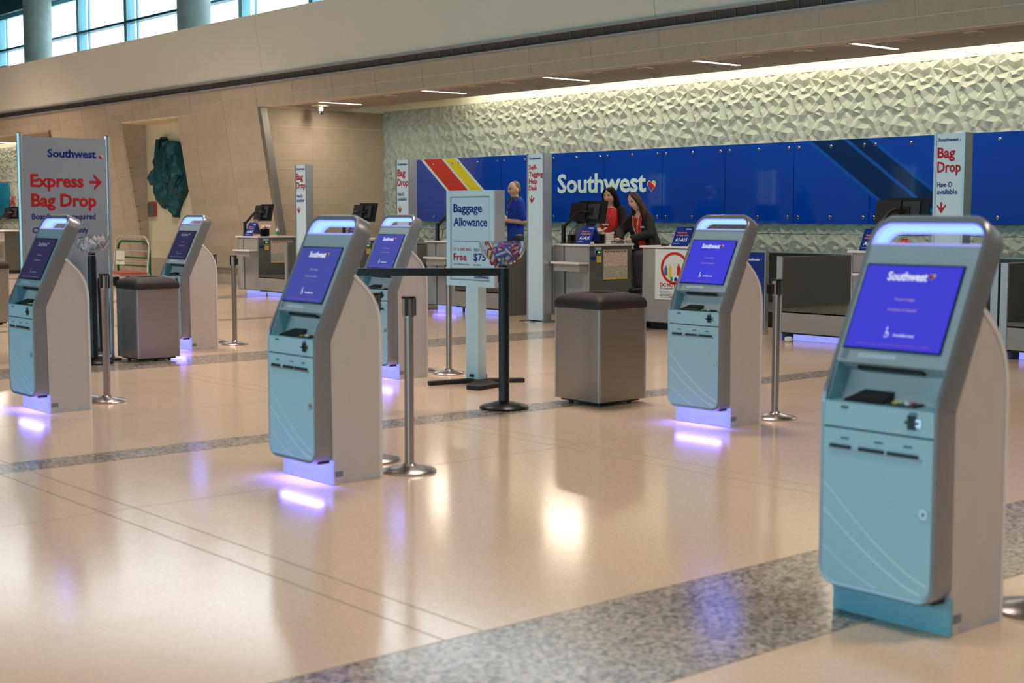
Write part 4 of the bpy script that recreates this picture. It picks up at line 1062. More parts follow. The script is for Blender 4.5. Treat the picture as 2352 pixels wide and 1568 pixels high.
# small desk things
def tissue(x, y, lb, col_='tissue_pink'):
    t = thing('tissue_box', lb, 'box', (x, y, 1.067))
    MB().box(-.05, -.05, 0, .05, .05, .13).build('box', 'black_gloss', t, bevel=.004)
    rn = random.Random(int(abs(x)*100)); mb = MB()
    for k in range(26):
        a = rn.uniform(0, 6.28); r1 = rn.uniform(.03, .10); z = rn.uniform(.14, .21)
        mb.hexa([(-.004, -.01, .13), (.004, -.01, .13), (.004, .01, .13), (-.004, .01, .13), (r1*math.cos(a)-.01, r1*math.sin(a)-.008, z), (r1*math.cos(a)+.01, r1*math.sin(a)-.008, z), (r1*math.cos(a)+.01, r1*math.sin(a)+.008, z+.01), (r1*math.cos(a)-.01, r1*math.sin(a)+.008, z+.01)])
    mb.build('paper_tufts', col_, t, kind='stuff')
    return t
tissue(-14.02, 13.42, 'black box bursting with pink and white paper between the two women')
tissue(-22.72, 13.35, 'black box of white tissues on the desk nearest the stone pier')
def cup(x, y, lb):
    t = thing('pen_cup', lb, 'cup', (x, y, 1.067))
    MB().box(-.04, -.04, 0, .04, .04, .004).build('bottom', 'acrylic', t)
    mb = MB(); mb.box(-.042, -.042, 0, .042, -.039, .12).box(-.042, .039, 0, .042, .042, .12).box(-.042, -.04, 0, -.039, .04, .12).box(.039, -.04, 0, .042, .04, .12); mb.build('sides', 'black_gloss', t)
    for k, m_ in enumerate(('heart_blue', 'heart_red', 'black_plastic', 'pk_yellow', 'heart_blue')):
        MB().tube([(-.025+.012*k, -.01+.006*(k % 3), .01), (-.035+.018*k, .0, .16)], .004, 6).build('pen', m_, t)
    return t
cup(-14.38, 13.24, 'dark pen cup under the monitor arm before the black-haired woman'); cup(-22.60, 13.24, 'dark pen cup beside the tissues on the desk by the stone pier'); cup(-17.1, 13.3, 'dark pen cup left of the baggage allowance sign')
def mouse(x, y, lb):
    t = thing('mouse', lb, 'mouse', (x, y, 1.067)); MB().lathe((0, 0, 0), [(.04, 0), (.045, .01), (.035, .028), (.01, .036)], 18).xf(Matrix.Diagonal((1, 1.5, 1, 1))).build('mouse_body', 'black_plastic', t, smooth=True)
    MB().cyl((0, -.04, .030), .005, .012, 8, 'y').build('wheel', 'dark_grey', t)
mouse(-14.29, 13.16, 'black mouse under the hand of the black-haired woman'); mouse(-12.60, 13.22, 'black mouse left of the placard above the poster')
t = thing('card_reader', 'dark grey card terminal under the hand of the woman in the black jacket', 'terminal', (-13.99, 13.70, 1.067))
MB().hexa([(-.10, -.06, 0), (.10, -.06, 0), (.10, .06, 0), (-.10, .06, 0), (-.09, -.05, .03), (.09, -.05, .03), (.08, .05, .06), (-.08, .05, .06)]).build('terminal_body', 'dark_grey', t, bevel=.008); MB().box(-.09, -.062, .005, .09, -.058, .018).build('stripe', 'stone', t)
t = thing('stapler', 'small orange object on the desk behind the nearest kiosk handle', 'stapler', (-9.12, 13.35, 1.067))
MB().lathe((0, 0, 0), [(.07, 0), (.075, .04), (.06, .10), (.04, .12)], 20).build('holder', 'orange_thing', t, smooth=True); MB().cyl((0, 0, .1), .035, .03, 16).build('cap', 'heart_red', t, smooth=True)
t = thing('bottle', 'small green-labelled hand gel bottle on the desk by the stone pier', 'bottle', (-22.56+.02-.02, 13.5, 1.067))
MB().lathe((0, 0, 0), [(.03, 0), (.032, .01), (.032, .11), (.012, .135), (.012, .15)], 16).build('bottle_body', 'pk_clear', t, smooth=True); MB().cyl((0, 0, .02), .0335, .06, 16).build('label', 'green_bottle', t, smooth=True); MB().cyl((0, 0, .15), .015, .03, 12).build('pump', 'sign_white', t, smooth=True)
t = thing('note_block', 'yellow sticky notes on the desk by the stone pier', 'notes', (-22.64, 13.24, 1.2)); 
MB().box(-.04, 0, 0, .04, .006, .07).xf(Matrix.Rotation(R(20), 4, 'Y')).build('notes', 'pk_yellow', t); MB().box(-.03, -.02, -.01, .03, .02, .0).build('clip', 'black_plastic', t)
t = thing('papers', 'white stack of papers below the monitor before the black-haired woman', 'paper', (-14.12, 13.62, 1.067))
for k in range(5): MB().box(-.1, -.07, .03*k, .1, .07, .03*k+.026).build('sheet_stack', 'paper_white', t)
t = thing('clipboard', 'silver clipboard leaning behind the monitor arm before the two women', 'clipboard', (-14.60, 13.52, 1.067))
MB().box(-.08, 0, 0, .08, .012, .36).xf(Matrix.Rotation(R(22), 4, 'Y')).build('board', 'chrome', t, bevel=.003); MB().box(-.03, -.012, .32, .03, .0, .35).xf(Matrix.Rotation(R(22), 4, 'Y')).build('clip', 'dark_grey', t)
o = MB().lathe((0, 0, 0), [(.03, 0), (.05, .02), (.045, .05), (.02, .06)], 9).build('crumpled_paper', 'paper_white', None); o.location = (-10.42, 13.0, 0); tag(o, 'small crumpled white paper on the floor by the blue-lit scale', 'litter')

# ------------------------------------------------------------ baggage carts
def loop_path(w_, z0, z1, r, lean=0.0, y=0):
    p = [(-w_, y, z0)]
    for k in range(7):
        a = math.pi - k*math.pi/12; p.append((-w_+r+r*math.cos(a), y+lean, z1-r+r*math.sin(a)))
    for k in range(7):
        a = math.pi/2 - k*math.pi/12; p.append((w_-r+r*math.cos(a), y+lean, z1-r+r*math.sin(a)))
    return p + [(w_, y, z0)]
t = thing('baggage_cart', 'silver baggage cart with red bed rail before the niche', 'cart', (-28.35, 13.35, 0), R(-4), 'baggage carts before the niche')
MB().tube(loop_path(.95, .25, .99, .26, .05), .022, 10).build('handle_frame', 'cart_silver', t, smooth=True)
for z in (.47, .70): MB().tube([(-.93, .02, z), (.93, .02, z)], .015, 8).build('cross_bar', 'cart_silver', t, smooth=True)
MB().box(-.85, -.75, .19, 1.0, .03, .235).build('bed', 'cart_silver', t, bevel=.01); MB().box(.0, -.60, .235, 1.05, -.05, .27).build('bed_rail', 'cart_red', t, bevel=.01)
for x in (-.6, .7):
    for y in (-.6, -.1): MB().cyl((x-.02, y, .08), .08, .04, 16, 'x').build('wheel', 'rubber', t, smooth=True); MB().box(x-.03, y-.02, .08, x+.03, y+.02, .2).build('fork', 'dark_grey', t)
t = thing('baggage_cart', 'green framed baggage cart with paper tag behind the silver cart', 'cart', (-29.75, 14.1, 0), 0, 'baggage carts before the niche')
MB().tube(loop_path(.80, .1, .86, .24), .026, 10).build('handle_frame', 'green_paint', t, smooth=True)
for z in (.32, .50, .66): MB().tube([(-.78, 0, z), (.78, 0, z)], .018, 8).build('cross_bar', 'green_paint', t, smooth=True)
MB().box(-.82, -.02, .10, .82, .35, .14).build('bed', 'cart_silver', t, bevel=.01)
g_ = MB().box(-.82, -.05, .33, -.36, -.035, .64).build('paper_tag', 'paper', t); MB().box(-.72, -.054, .40, -.5, -.05, .43).build('print', 'txt_blue', g_)
for x in (-.6, .6): MB().cyl((x-.02, .15, .06), .06, .04, 16, 'x').build('wheel', 'rubber', t, smooth=True)

# ------------------------------------------------------------ niche sculpture and plaque
t = thing('wall_sculpture', 'tall dark teal relief sculpture hung in the cream niche', 'sculpture', (-29.169, 14.89, .05))
def PX(px, py, s=7.13): # photo crop outline -> niche wall metres
    x = 330 + px/s; y = 300 + py/s
    return ((x-402)*.0210, 2.30-(y-400)*.01043)
ol = [(320, 135), (375, 140), (402, 180), (375, 250), (430, 210), (500, 205), (590, 232), (615, 350), (640, 520), (670, 700), (690, 800), (715, 950), (690, 1030), (630, 1130), (600, 1200), (570, 1290), (560, 1370), (540, 1360), (540, 1320), (500, 1300), (475, 1240), (470, 1195), (420, 1190), (350, 1160), (335, 1245), (300, 1230), (265, 1130), (240, 1040), (255, 920), (250, 875), (178, 872), (182, 650), (235, 570), (270, 440), (295, 370), (297, 180)]
P2 = [Vector(PX(*p)) for p in ol]
rn = random.Random(4)
xs = [p.x for p in P2]; zs = [p.y for p in P2]
def inside(x, z):
    c = False; j = len(P2)-1
    for i in range(len(P2)):
        a, b = P2[i], P2[j]
        if (a.y > z) != (b.y > z) and x < (b.x-a.x)*(z-a.y)/(b.y-a.y)+a.x: c = not c
        j = i
    return c
extra = []
while len(extra) < 420:
    x, z = rn.uniform(min(xs), max(xs)), rn.uniform(min(zs), max(zs))
    if inside(x, z) and min((Vector((x, z))-p).length for p in P2) > .03 and all((Vector((x, z))-p).length > .03 for p in extra): extra.append(Vector((x, z)))
    if rn.random() < .0005: break
r_ = geometry.delaunay_2d_cdt(P2 + extra, [(i, (i+1) % len(P2)) for i in range(len(P2))], [], 1, 1e-5)
mb = MB(); fv = []
def sdep(v):
    d = min((v-p).length for p in P2); base = .10 + .10*min(1, d/.2)
    return base + .055*math.sin(v.x*16+math.sin(v.y*5)*1.5) + .035*math.sin(v.y*9+v.x*6)
for v in r_[0]: fv.append(mb.bm.verts.new((v.x, -sdep(v), v.y)))
for f in r_[2]:
    try: mb.bm.faces.new([fv[i] for i in f])
    except ValueError: pass
es = [e for e in mb.bm.edges if len(e.link_faces) == 1]
r2 = bmesh.ops.extrude_edge_only(mb.bm, edges=es)
for v in [g for g in r2['geom'] if isinstance(g, bmesh.types.BMVert)]: v.co.y = 0
mb.build('relief', 'bronze_teal', t)
def fold(pts, r): MB().tube([(PX(*p)[0], -.16-.03*(i % 2), PX(*p)[1]) for i, p in enumerate(pts)], r, 8).build('fold', 'bronze_teal', t, smooth=True)
fold([(450, 280), (440, 400), (470, 560), (450, 640)], [.05, .10, .09, .04]); fold([(400, 640), (430, 760), (520, 1000), (560, 1060)], [.03, .05, .05, .02]); fold([(640, 740), (600, 900), (540, 1020)], [.05, .06, .02])
fold([(300, 850), (300, 980), (340, 1100)], [.04, .06, .03]); fold([(330, 180), (330, 420), (310, 640)], [.05, .07, .03]); fold([(560, 420), (560, 600), (600, 720)], [.03, .05, .03])
t = thing('plaque', 'small grey plaque with red rim left of the teal sculpture', 'plaque', (-30.43, 14.885, 1.58))
MB().box(-.03, -.05, -.17, .27, 0, .17).build('rim', 'plaque_red', t, bevel=.006); MB().box(-.05, -.062, -.18, .24, -.05, .145).build('plate', 'plaque_grey', t, bevel=.004)

# ------------------------------------------------------------ people
def remesh(mb, vox, smooth=2):
    me = bpy.data.meshes.new('tmp'); mb.bm.to_mesh(me); mb.bm.free()
    o = bpy.data.objects.new('tmp', me); col.objects.link(o)
    m = o.modifiers.new('r', 'REMESH'); m.mode = 'VOXEL'; m.voxel_size = vox
    if smooth:
        q = o.modifiers.new('s', 'SMOOTH'); q.iterations = smooth; q.factor = .5
    dg = bpy.context.evaluated_depsgraph_get(); out = bpy.data.meshes.new_from_object(o.evaluated_get(dg))
    bpy.data.objects.remove(o); bpy.data.meshes.remove(me)
    return out
def capsule(mb, a, b, ra, rb, n=14):
    a = Vector(a); b = Vector(b); t = (b-a); L = t.length
    if L < 1e-5: t = Vector((0, 0, 1))
    t.normalize(); up = Vector((0, 0, 1)) if abs(t.z) < .9 else Vector((1, 0, 0)); x = t.cross(up).normalized(); y = x.cross(t)
    rs = []
    for c, r_, angs in ((a, ra, [-80, -55, -30, 0]), (b, rb, [0, 30, 55, 80])):
        for g in angs:
            rr = r_*math.cos(R(g)); cc = c + t*r_*math.sin(R(g))
            rs.append([tuple(cc + x*rr*math.cos(2*math.pi*k/n) + y*rr*math.sin(2*math.pi*k/n)) for k in range(n)])
    mb.rings(rs)
def chain(mb, pts, rad):
    for i in range(len(pts)-1): capsule(mb, pts[i], pts[i+1], rad[i], rad[i+1])
def torso(mb, secs, n=22):       # (z, y, rx, ry) rings
    mb.rings([[(s[4] + s[2]*math.cos(2*math.pi*k/n) if len(s) > 4 else s[2]*math.cos(2*math.pi*k/n), s[1] + s[3]*math.sin(2*math.pi*k/n), s[0]) for k in range(n)] for s in secs])
def ellipsoid(mb, c, r_, n=18):
    mb.rings([[(c[0]+r_[0]*math.cos(R(g))*math.cos(2*math.pi*k/n), c[1]+r_[1]*math.cos(R(g))*math.sin(2*math.pi*k/n), c[2]+r_[2]*math.sin(R(g))) for k in range(n)] for g in range(-80, 81, 16)])
def head_mesh(mb, M4, wide=1.0):
    """face towards -Y, centre of skull at origin, chin at z=-.115"""
    n, m_ = 40, 34; rs = []
    for j in range(m_+1):
        th = math.pi*(j+.35)/(m_+.7) - math.pi/2; z = .118*math.sin(th); ring = []
        for k in range(n):
            a = 2*math.pi*k/n; x = math.cos(a); y = math.sin(a); c = math.cos(th)
            w_ = .074*wide; d = .096
            lowt = max(0, -z-.02)/.098
            wj = 1 - .36*lowt**1.5; dj = 1 - (.10*lowt if y < 0 else .45*lowt)
            px, py = w_*c*x*wj, d*c*y*dj
            if y < 0:
                f = max(0, -y)**2
                px_ = px
                py += .006*f
                py -= .024*math.exp(-((px_)/.011)**2 - ((z+.025)/.020)**2)             # nose tip
                py -= .012*math.exp(-((px_)/.008)**2 - ((z-.0)/.022)**2)                # bridge
                py -= .005*math.exp(-((z-.026)/.009)**2)*math.exp(-(px_/.045)**2)       # brow
                py += .012*math.exp(-((abs(px_)-.030)/.014)**2 - ((z-.008)/.011)**2)    # sockets
                py -= .007*math.exp(-(px_/.020)**2 - ((z+.060)/.009)**2)                # lips
                py += .004*math.exp(-(px_/.024)**2 - ((z+.0605)/.0025)**2)
                py -= .008*math.exp(-(px_/.020)**2 - ((z+.096)/.014)**2)                # chin
                py -= .004*math.exp(-((abs(px_)-.042)/.016)**2 - ((z+.022)/.018)**2)    # cheeks
            ring.append(M4 @ Vector((px, py, z)))
        rs.append([tuple(p) for p in ring])
    mb.rings(rs)
    for s in (-1, 1):
        e = MB(); ellipsoid(e, (0, 0, 0), (.008, .017, .031), 12); e.xf(M4 @ Matrix.Translation((s*.074*wide, .012, -.012)) @ Matrix.Rotation(R(s*14), 4, 'Z'))
        t_ = bpy.data.meshes.new('e'); e.bm.to_mesh(t_); mb.bm.from_mesh(t_); bpy.data.meshes.remove(t_)
def hand(mb, wrist, d, palm_n, side, curl=.5):
    """five fingered hand: d direction of the fingers, palm_n out of the palm, thumb on the side given"""
    w_ = Vector(wrist); d = Vector(d).normalized(); pn = Vector(palm_n); pn = (pn - d*pn.dot(d)).normalized(); sd = d.cross(pn).normalized()*side
    for q in (-.026, -.009, .009, .026): capsule(mb, w_ + sd*q*.7 + d*.008, w_ + sd*q + d*.078, .015, .0115, 10)
    for q, L in ((.030, .068), (.011, .078), (-.009, .073), (-.028, .056)):
        p = w_ + sd*q + d*.082; dir_ = d.copy(); rr = .0095
        for s_, fr in enumerate((.45, .30, .25)):
            dir_ = (dir_ + pn*curl*(.5 + .35*s_)).normalized(); p2 = p + dir_*L*fr; capsule(mb, p, p2, rr, rr*.93, 8); p = p2; rr *= .93
    p = w_ + sd*.028 + d*.022; q = p + (sd*.75 + d*.6 + pn*.25).normalized()*.036; capsule(mb, p, q, .013, .011, 8)
    q2 = q + (sd*.15 + d*.85 + pn*.4).normalized()*.030; capsule(mb, q, q2, .011, .0095, 8)
def paint_face(me, M4, base_n, gx=1.0):
    """material slots: 0 skin, 1 lip, 2 eye, 3 brow, 4 white"""
    inv = M4.inverted()
    for p in me.polygons:
        c = inv @ p.center
        if c.y > -.045 or abs(c.z) > .1: continue
        ax = abs(c.x)
        if ((c.x/.022)**2 + ((c.z+.061)/.0075)**2) < 1: p.material_index = 1
        elif (((ax-.030)/.0055)**2 + ((c.z-.006)/.0055)**2) < 1: p.material_index = 2
        elif (((ax-.030)/.0125)**2 + ((c.z-.006)/.004)**2) < 1: p.material_index = 4
        elif (((ax-.031)/.0175)**2 + ((c.z-.010)/.008)**2) < 1 and c.z > .008: p.material_index = 2
        elif ax > .012 and ax < .047 and abs(c.z-.027+.12*(ax-.03)) < .0042: p.material_index = 3
def mesh_obj(name, me, mats, parent, label=None):
    me.materials.clear()
    for q in mats: me.materials.append(M[q])
    for p in me.polygons: p.use_smooth = True
    o = bpy.data.objects.new(name, me); col.objects.link(o); o.parent = parent
    if label: o['label'] = label
    return o
def facing(dx, dy): return math.atan2(dy, dx) + math.pi/2
def garment(name, fill, mat_, parent, vox=.011, sm=3):
    mb = MB(); fill(mb); return mesh_obj(name, remesh(mb, vox, sm), [mat_], parent)

# --- man in blue polo shirt, hands together; local frame faces -Y, feet at z=0
def build_man():
    t = thing('person', 'man in a blue polo shirt with grey collar, hands together behind the desks', 'person', (-17.40, 14.80, .20), facing(-.30, -.95), 'desk staff')
    HMn = Matrix.Translation((0, -.03, 1.655)) @ Matrix.Scale(1.08, 4) @ Matrix.Rotation(R(8), 4, 'Z') @ Matrix.Rotation(R(6), 4, 'X')
    L = dict(sh=(.19, 0, 1.455), el=(.25, .04, 1.14), wr=(.045, -.27, 1.17)); Rr = dict(sh=(-.19, 0, 1.455), el=(-.245, .02, 1.13), wr=(-.05, -.26, 1.12))
    mb = MB()
    torso(mb, [(.92, 0, .155, .11), (1.05, 0, .15, .11), (1.2, 0, .165, .115), (1.37, .0, .18, .115), (1.475, .005, .16, .09), (1.515, .005, .08, .07)])
    chain(mb, [(0, .01, 1.45), (0, -.005, 1.53), (0, -.015, 1.60)], [.066, .060, .058])
    head_mesh(mb, HMn, 1.05)
    for A in (L, Rr): chain(mb, [A['sh'], A['el'], A['wr']], [.056, .043, .030])
    hand(mb, L['wr'], (-.75, -.35, .05), (0, .2, -1), 1, .55); hand(mb, Rr['wr'], (.80, -.2, .10), (0, .1, 1), 1, .55)
    for s in (-1, 1):
        chain(mb, [(s*.09, 0, .93), (s*.10, -.01, .5), (s*.10, .02, .09)], [.088, .058, .042]); capsule(mb, (s*.10, .03, .04), (s*.11, -.14, .035), .042, .034)
    me = remesh(mb, .0062, 1); o = mesh_obj('body', me, ['skin', 'lip', 'eye', 'brow', 'paper_white'], t); paint_face(me, HMn, None)
    def hair(mb):
        e = MB(); ellipsoid(e, (0, .028, .036), (.0765, .082, .090)); e.xf(HMn); q = bpy.data.meshes.new('e'); e.bm.to_mesh(q); mb.bm.from_mesh(q)
        e = MB(); ellipsoid(e, (0, .052, -.012), (.070, .050, .060)); e.xf(HMn); q = bpy.data.meshes.new('e'); e.bm.to_mesh(q); mb.bm.from_mesh(q)
    garment('hair', hair, 'hair_grey', t, .007, 1)
    def shirt(mb):
        torso(mb, [(.86, 0, .175, .128), (1.05, 0, .172, .13), (1.2, 0, .182, .134), (1.37, 0, .198, .134), (1.465, .005, .182, .108), (1.51, .008, .10, .085)])
        for A in (L, Rr):
            a = Vector(A['sh']); b = Vector(A['el']); chain(mb, [a, a+(b-a)*.80], [.074, .066])
    garment('polo_shirt', shirt, 'shirt_blue', t)
    def collar(mb):
        for k in range(13):
            a = R(-150 + 300*k/12) + math.pi/2; b = R(-150 + 300*(k+1)/12) + math.pi/2
            if k < 12: capsule(mb, (.082*math.cos(a), .01+.078*math.sin(a), 1.525-(.012*math.sin(-a) if 0 else 0)), (.082*math.cos(b), .01+.078*math.sin(b), 1.525), .019, .019, 8)
        for s in (-1, 1): capsule(mb, (s*.04, -.075, 1.515), (s*.072, -.112, 1.45), .018, .012, 8); capsule(mb, (s*.06, -.05, 1.52), (s*.12, -.06, 1.485), .018, .010, 8); capsule(mb, (s*.08, .0, 1.515), (s*.13, .0, 1.492), .02, .010, 8)
    garment('collar', collar, 'collar_grey', t, .007, 2)
    def tr(mb):
        torso(mb, [(.80, 0, .17, .12), (.90, 0, .168, .122), (.98, 0, .16, .118)])
        for s in (-1, 1): chain(mb, [(s*.09, 0, .88), (s*.10, -.005, .5), (s*.10, .02, .10)], [.102, .078, .068])
    garment('trousers', tr, 'trousers', t)
    def sh(mb):
        for s in (-1, 1): capsule(mb, (s*.10, .035, .045), (s*.11, -.15, .04), .05, .042)
    garment('shoes', sh, 'shoe', t)
    d = (Vector(L['wr'])-Vector(L['el'])).normalized(); c = Vector(L['wr'])-d*.02
    w_ = MB(); w_.cyl((0, 0, -.012), .036, .024, 20); w_.cyl((0, -.042, 0), .018, .010, 14, 'y'); w_.xf(Matrix.Translation(c) @ d.to_track_quat('Z', 'Y').to_matrix().to_4x4()).build('watch', 'black_plastic', t, smooth=True)
    MB().box(-.03, -.148, 1.13, .03, -.142, 1.21).build('badge', 'paper_white', t, bevel=.002); MB().box(-.025, -.150, 1.14, .025, -.148, 1.165).build('badge_stripe', 'heart_red', t)
    MB().tube([(0, -.145, 1.21), (.0, -.150, 1.27), (.0, -.145, 1.29)], .004, 6).cyl((0, -.152, 1.29), .016, .01, 14, 'y').build('badge_reel', 'paper_white', t)
    MB().box(.07, -.138, 1.325, .13, -.128, 1.345).build('name_tag', 'dark_grey', t)
    return t
build_man()

# --- two women
def long_hair(HMn, drape, front_cut=.0, side=.078):
    def f(mb):
        def add(c, r_):
            e = MB(); ellipsoid(e, c, r_); e.xf(HMn); q = bpy.data.meshes.new('e'); e.bm.to_mesh(q); mb.bm.from_mesh(q)
        add((0, .022, .026), (.088, .094, .108)); add((0, .055, -.04), (.080, .060, .11))
        for pts, rad in drape:
            e = MB(); chain(e, pts, rad); e.xf(HMn); q = bpy.data.meshes.new('e'); e.bm.to_mesh(q); mb.bm.from_mesh(q)
    return f
def build_woman_back():
    t = thing('person', 'black-haired woman in a red shirt behind the monitor, looking to the left', 'person', (-15.27, 14.86, .20), facing(.30, -.95), 'desk staff')
    HMn = Matrix.Translation((-.01, -.03, 1.525)) @ Matrix.Scale(1.08, 4) @ Matrix.Rotation(R(-4), 4, 'Z') @ Matrix.Rotation(R(3), 4, 'X') @ Matrix.Rotation(R(-3), 4, 'Y')
    L = dict(sh=(.17, 0, 1.325), el=(.235, -.08, 1.05), wr=(.21, -.33, .99)); Rr = dict(sh=(-.17, 0, 1.325), el=(-.30, -.20, 1.06), wr=(-.30, -.44, .945))
    mb = MB()
    torso(mb, [(.84, 0, .165, .12), (.98, 0, .145, .11), (1.1, -.01, .15, .125), (1.22, -.01, .155, .12), (1.335, .005, .142, .085), (1.375, .005, .075, .065)])
    chain(mb, [(0, .01, 1.32), (-.005, -.005, 1.40), (-.01, -.012, 1.46)], [.056, .050, .050])
    head_mesh(mb, HMn, 1.1)
    for A in (L, Rr): chain(mb, [A['sh'], A['el'], A['wr']], [.050, .038, .026])
    hand(mb, L['wr'], (-.1, -1, -.1), (0, 0, -1), -1, .3); hand(mb, Rr['wr'], (.0, -1, -.25), (0, 0, -1), 1, .35)
    for s in (-1, 1):
        chain(mb, [(s*.09, 0, .85), (s*.10, -.01, .46), (s*.10, .02, .08)], [.09, .056, .04]); capsule(mb, (s*.10, .03, .04), (s*.11, -.12, .035), .04, .032)
    me = remesh(mb, .0062, 1); mesh_obj('body', me, ['skin_warm', 'lip', 'eye', 'brow', 'paper_white'], t); paint_face(me, HMn, None)
    garment('hair', long_hair(HMn, [([(.072, .03, .0), (.092, .035, -.10), (.11, .02, -.24)], [.036, .045, .028]), ([(-.072, .03, .0), (-.088, .035, -.10), (-.095, .03, -.20)], [.036, .042, .022]), ([(0, .07, 0), (0, .085, -.12), (.01, .07, -.25)], [.06, .07, .05]), ([(.055, -.03, .085), (.080, -.02, .03), (.086, .0, -.05)], [.022, .026, .022]), ([(-.055, -.035, .085), (-.084, -.025, .03), (-.090, -.01, -.05), (-.098, -.01, -.16)], [.024, .028, .028, .022]), ([(.0, -.045, .098), (.055, -.055, .07), (.078, -.04, .02)], [.016, .018, .018])]), 'hair_black', t, .008, 2)
    def shirt(mb):
        torso(mb, [(.80, 0, .185, .14), (.98, 0, .165, .128), (1.1, -.01, .168, .146), (1.22, -.01, .172, .138), (1.325, .005, .158, .10), (1.36, .008, .088, .078)])
        for A in (L, Rr): chain(mb, [A['sh'], A['el'], Vector(A['el'])*.2+Vector(A['wr'])*.8], [.066, .052, .04])
    garment('red_shirt', shirt, 'shirt_red', t)
    def jk(mb):
        for A in (L, Rr): chain(mb, [A['sh'], A['el'], Vector(A['el'])*.12+Vector(A['wr'])*.88], [.075, .060, .047])
        torso(mb, [(.82, .05, .19, .105), (1.1, .045, .182, .11), (1.325, .035, .172, .085), (1.36, .03, .12, .06)])
    garment('black_jacket', jk, 'jacket_black', t)
    def cl(mb):
        for s in (-1, 1): capsule(mb, (s*.02, -.105, 1.27), (s*.075, -.045, 1.345), .014, .018, 8); capsule(mb, (s*.075, -.045, 1.345), (s*.06, .06, 1.36), .018, .02, 8)
    garment('collar', cl, 'shirt_red', t, .007, 1)
    MB().tube([(-.07, -.07, 1.34), (-.05, -.15, 1.2), (-.01, -.165, 1.10)], .006, 6).tube([(.07, -.07, 1.34), (.04, -.15, 1.2), (-.01, -.165, 1.10)], .006, 6).build('lanyard', 'ink_grey', t, smooth=True)
    MB().box(-.06, -.172, 1.10, .05, -.165, 1.12).build('name_tag', 'paper_white', t)
    def tr(mb):
        torso(mb, [(.74, 0, .175, .125), (.85, 0, .178, .13), (.92, 0, .16, .12)])
        for s in (-1, 1): chain(mb, [(s*.09, 0, .82), (s*.10, -.005, .46), (s*.10, .02, .09)], [.10, .075, .065])
    garment('trousers', tr, 'trousers', t)
    garment('shoes', lambda mb: [capsule(mb, (s*.10, .035, .045), (s*.11, -.13, .04), .046, .038) for s in (-1, 1)], 'shoe', t)
    return t
build_woman_back()
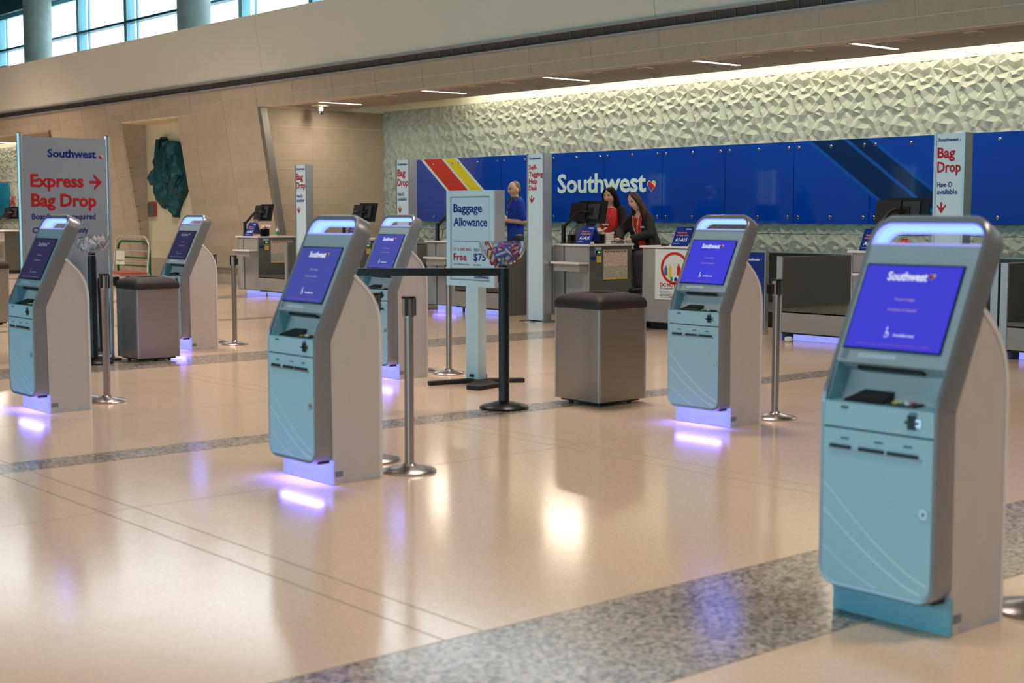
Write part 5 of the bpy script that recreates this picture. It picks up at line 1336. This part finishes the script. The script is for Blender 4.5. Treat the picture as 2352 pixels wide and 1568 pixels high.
def build_woman_front():
    t = thing('person', 'seated brown-haired woman in a black jacket over red shirt beside the desk', 'person', (-13.93, 14.32, .385), facing(-.06, -1), 'desk staff')
    # seat height .50 above her feet; local -Y is where she faces
    HMn = Matrix.Translation((.02, -.06, 1.235)) @ Matrix.Scale(1.06, 4) @ Matrix.Rotation(R(0), 4, 'Z') @ Matrix.Rotation(R(4), 4, 'X')
    L = dict(sh=(.165, .0, 1.02), el=(.225, -.14, .80), wr=(.12, -.40, .735)); Rr = dict(sh=(-.165, 0, 1.02), el=(-.22, -.24, .83), wr=(-.04, -.49, .735))
    mb = MB()
    torso(mb, [(.50, .02, .17, .13), (.62, .01, .155, .12), (.78, -.01, .15, .115), (.92, -.015, .155, .12), (1.035, .0, .14, .085), (1.075, .0, .07, .062)])
    chain(mb, [(0, .0, 1.03), (.005, -.02, 1.11), (.015, -.04, 1.17)], [.054, .047, .046])
    head_mesh(mb, HMn, 1.06)
    for A in (L, Rr): chain(mb, [A['sh'], A['el'], A['wr']], [.048, .037, .025])
    hand(mb, L['wr'], (-.6, -.75, -.12), (0, 0, -1), -1, .35); hand(mb, Rr['wr'], (.15, -1, -.1), (0, 0, -1), 1, .35)
    for s in (-1, 1):
        chain(mb, [(s*.09, .0, .53), (s*.12, -.34, .50), (s*.12, -.32, .09)], [.088, .058, .038]); capsule(mb, (s*.12, -.30, .04), (s*.13, -.45, .035), .038, .032)
    me = remesh(mb, .0062, 1); mesh_obj('body', me, ['skin', 'lip', 'eye', 'brow', 'paper_white'], t); paint_face(me, HMn, None)
    garment('hair', long_hair(HMn, [([(.070, .02, .03), (.088, .015, -.10), (.100, -.02, -.24), (.09, -.045, -.31)], [.034, .042, .034, .016]), ([(-.070, .02, .02), (-.084, .015, -.10), (-.10, -.03, -.23), (-.115, -.05, -.31)], [.030, .032, .024, .012]), ([(0, .07, 0), (.02, .085, -.12), (.03, .06, -.27)], [.06, .068, .05]), ([(.035, -.045, .090), (.068, -.035, .045), (.082, -.01, -.03)], [.020, .026, .026]), ([(-.035, -.045, .090), (-.068, -.03, .045), (-.078, 0, -.03)], [.018, .020, .018])]), 'hair_brown', t, .008, 2)
    def shirt(mb): torso(mb, [(.48, .015, .165, .14), (.62, .005, .155, .13), (.78, -.015, .152, .130), (.92, -.02, .156, .135), (1.0, -.005, .14, .10), (1.045, .0, .08, .076)])
    garment('red_shirt', shirt, 'shirt_red', t)
    def jk(mb):
        for A in (L, Rr): chain(mb, [A['sh'], A['el'], Vector(A['el'])*.10+Vector(A['wr'])*.90], [.074, .060, .045])
        torso(mb, [(.42, .05, .20, .135), (.6, .04, .188, .13), (.78, .03, .180, .125), (.92, .022, .178, .12), (1.02, .02, .155, .088), (1.05, .02, .10, .06)])
        for s in (-1, 1): chain(mb, [(s*.135, -.06, 1.0), (s*.125, -.105, .85), (s*.14, -.10, .6), (s*.15, -.09, .45)], [.045, .052, .05, .055])
    garment('black_jacket', jk, 'jacket_black', t)
    def cl(mb):
        for s in (-1, 1): capsule(mb, (s*.03, -.12, .975), (s*.085, -.05, 1.05), .013, .018, 8); capsule(mb, (s*.085, -.05, 1.05), (s*.06, .05, 1.07), .018, .02, 8)
    garment('collar', cl, 'shirt_red', t, .007, 1)
    MB().tube([(-.065, -.085, 1.05), (-.045, -.155, .9), (-.01, -.165, .72)], .006, 6).tube([(.065, -.085, 1.05), (.04, -.155, .9), (-.01, -.165, .72)], .006, 6).build('lanyard', 'paper_white', t, smooth=True)
    MB().box(.09, -.172, .885, .155, -.155, .905).xf(Matrix.Rotation(R(8), 4, 'Z')).build('name_tag', 'paper_white', t)
    def tr(mb):
        torso(mb, [(.44, .03, .17, .135), (.50, .02, .178, .14), (.58, .02, .165, .13)])
        for s in (-1, 1): chain(mb, [(s*.09, .0, .52), (s*.12, -.34, .50), (s*.12, -.32, .12)], [.105, .082, .062])
    garment('trousers', tr, 'trousers', t)
    garment('shoes', lambda mb: [capsule(mb, (s*.12, -.29, .045), (s*.13, -.46, .036), .044, .036) for s in (-1, 1)], 'shoe', t)
    for ch in t.children:
        for v in ch.data.vertices:
            if v.co.z > .55: v.co.x -= (v.co.z-.55)*.42; v.co.z += (v.co.z-.55)*.02
    st = thing('stool', 'dark stool under the seated woman in the black jacket', 'stool', (-13.93, 14.35, .38))
    MB().lathe((0, 0, 0), [(.15, .38), (.17, .39), (.17, .42), (.14, .435)], 24).build('seat', 'black_plastic', st, smooth=True)
    MB().cyl((0, 0, .02), .03, .37, 14).build('column', 'chrome', st, smooth=True); MB().lathe((0, 0, 0), [(.17, 0), (.17, .015), (.04, .03)], 24).build('base', 'black_plastic', st, smooth=True)
    return t
build_woman_front()
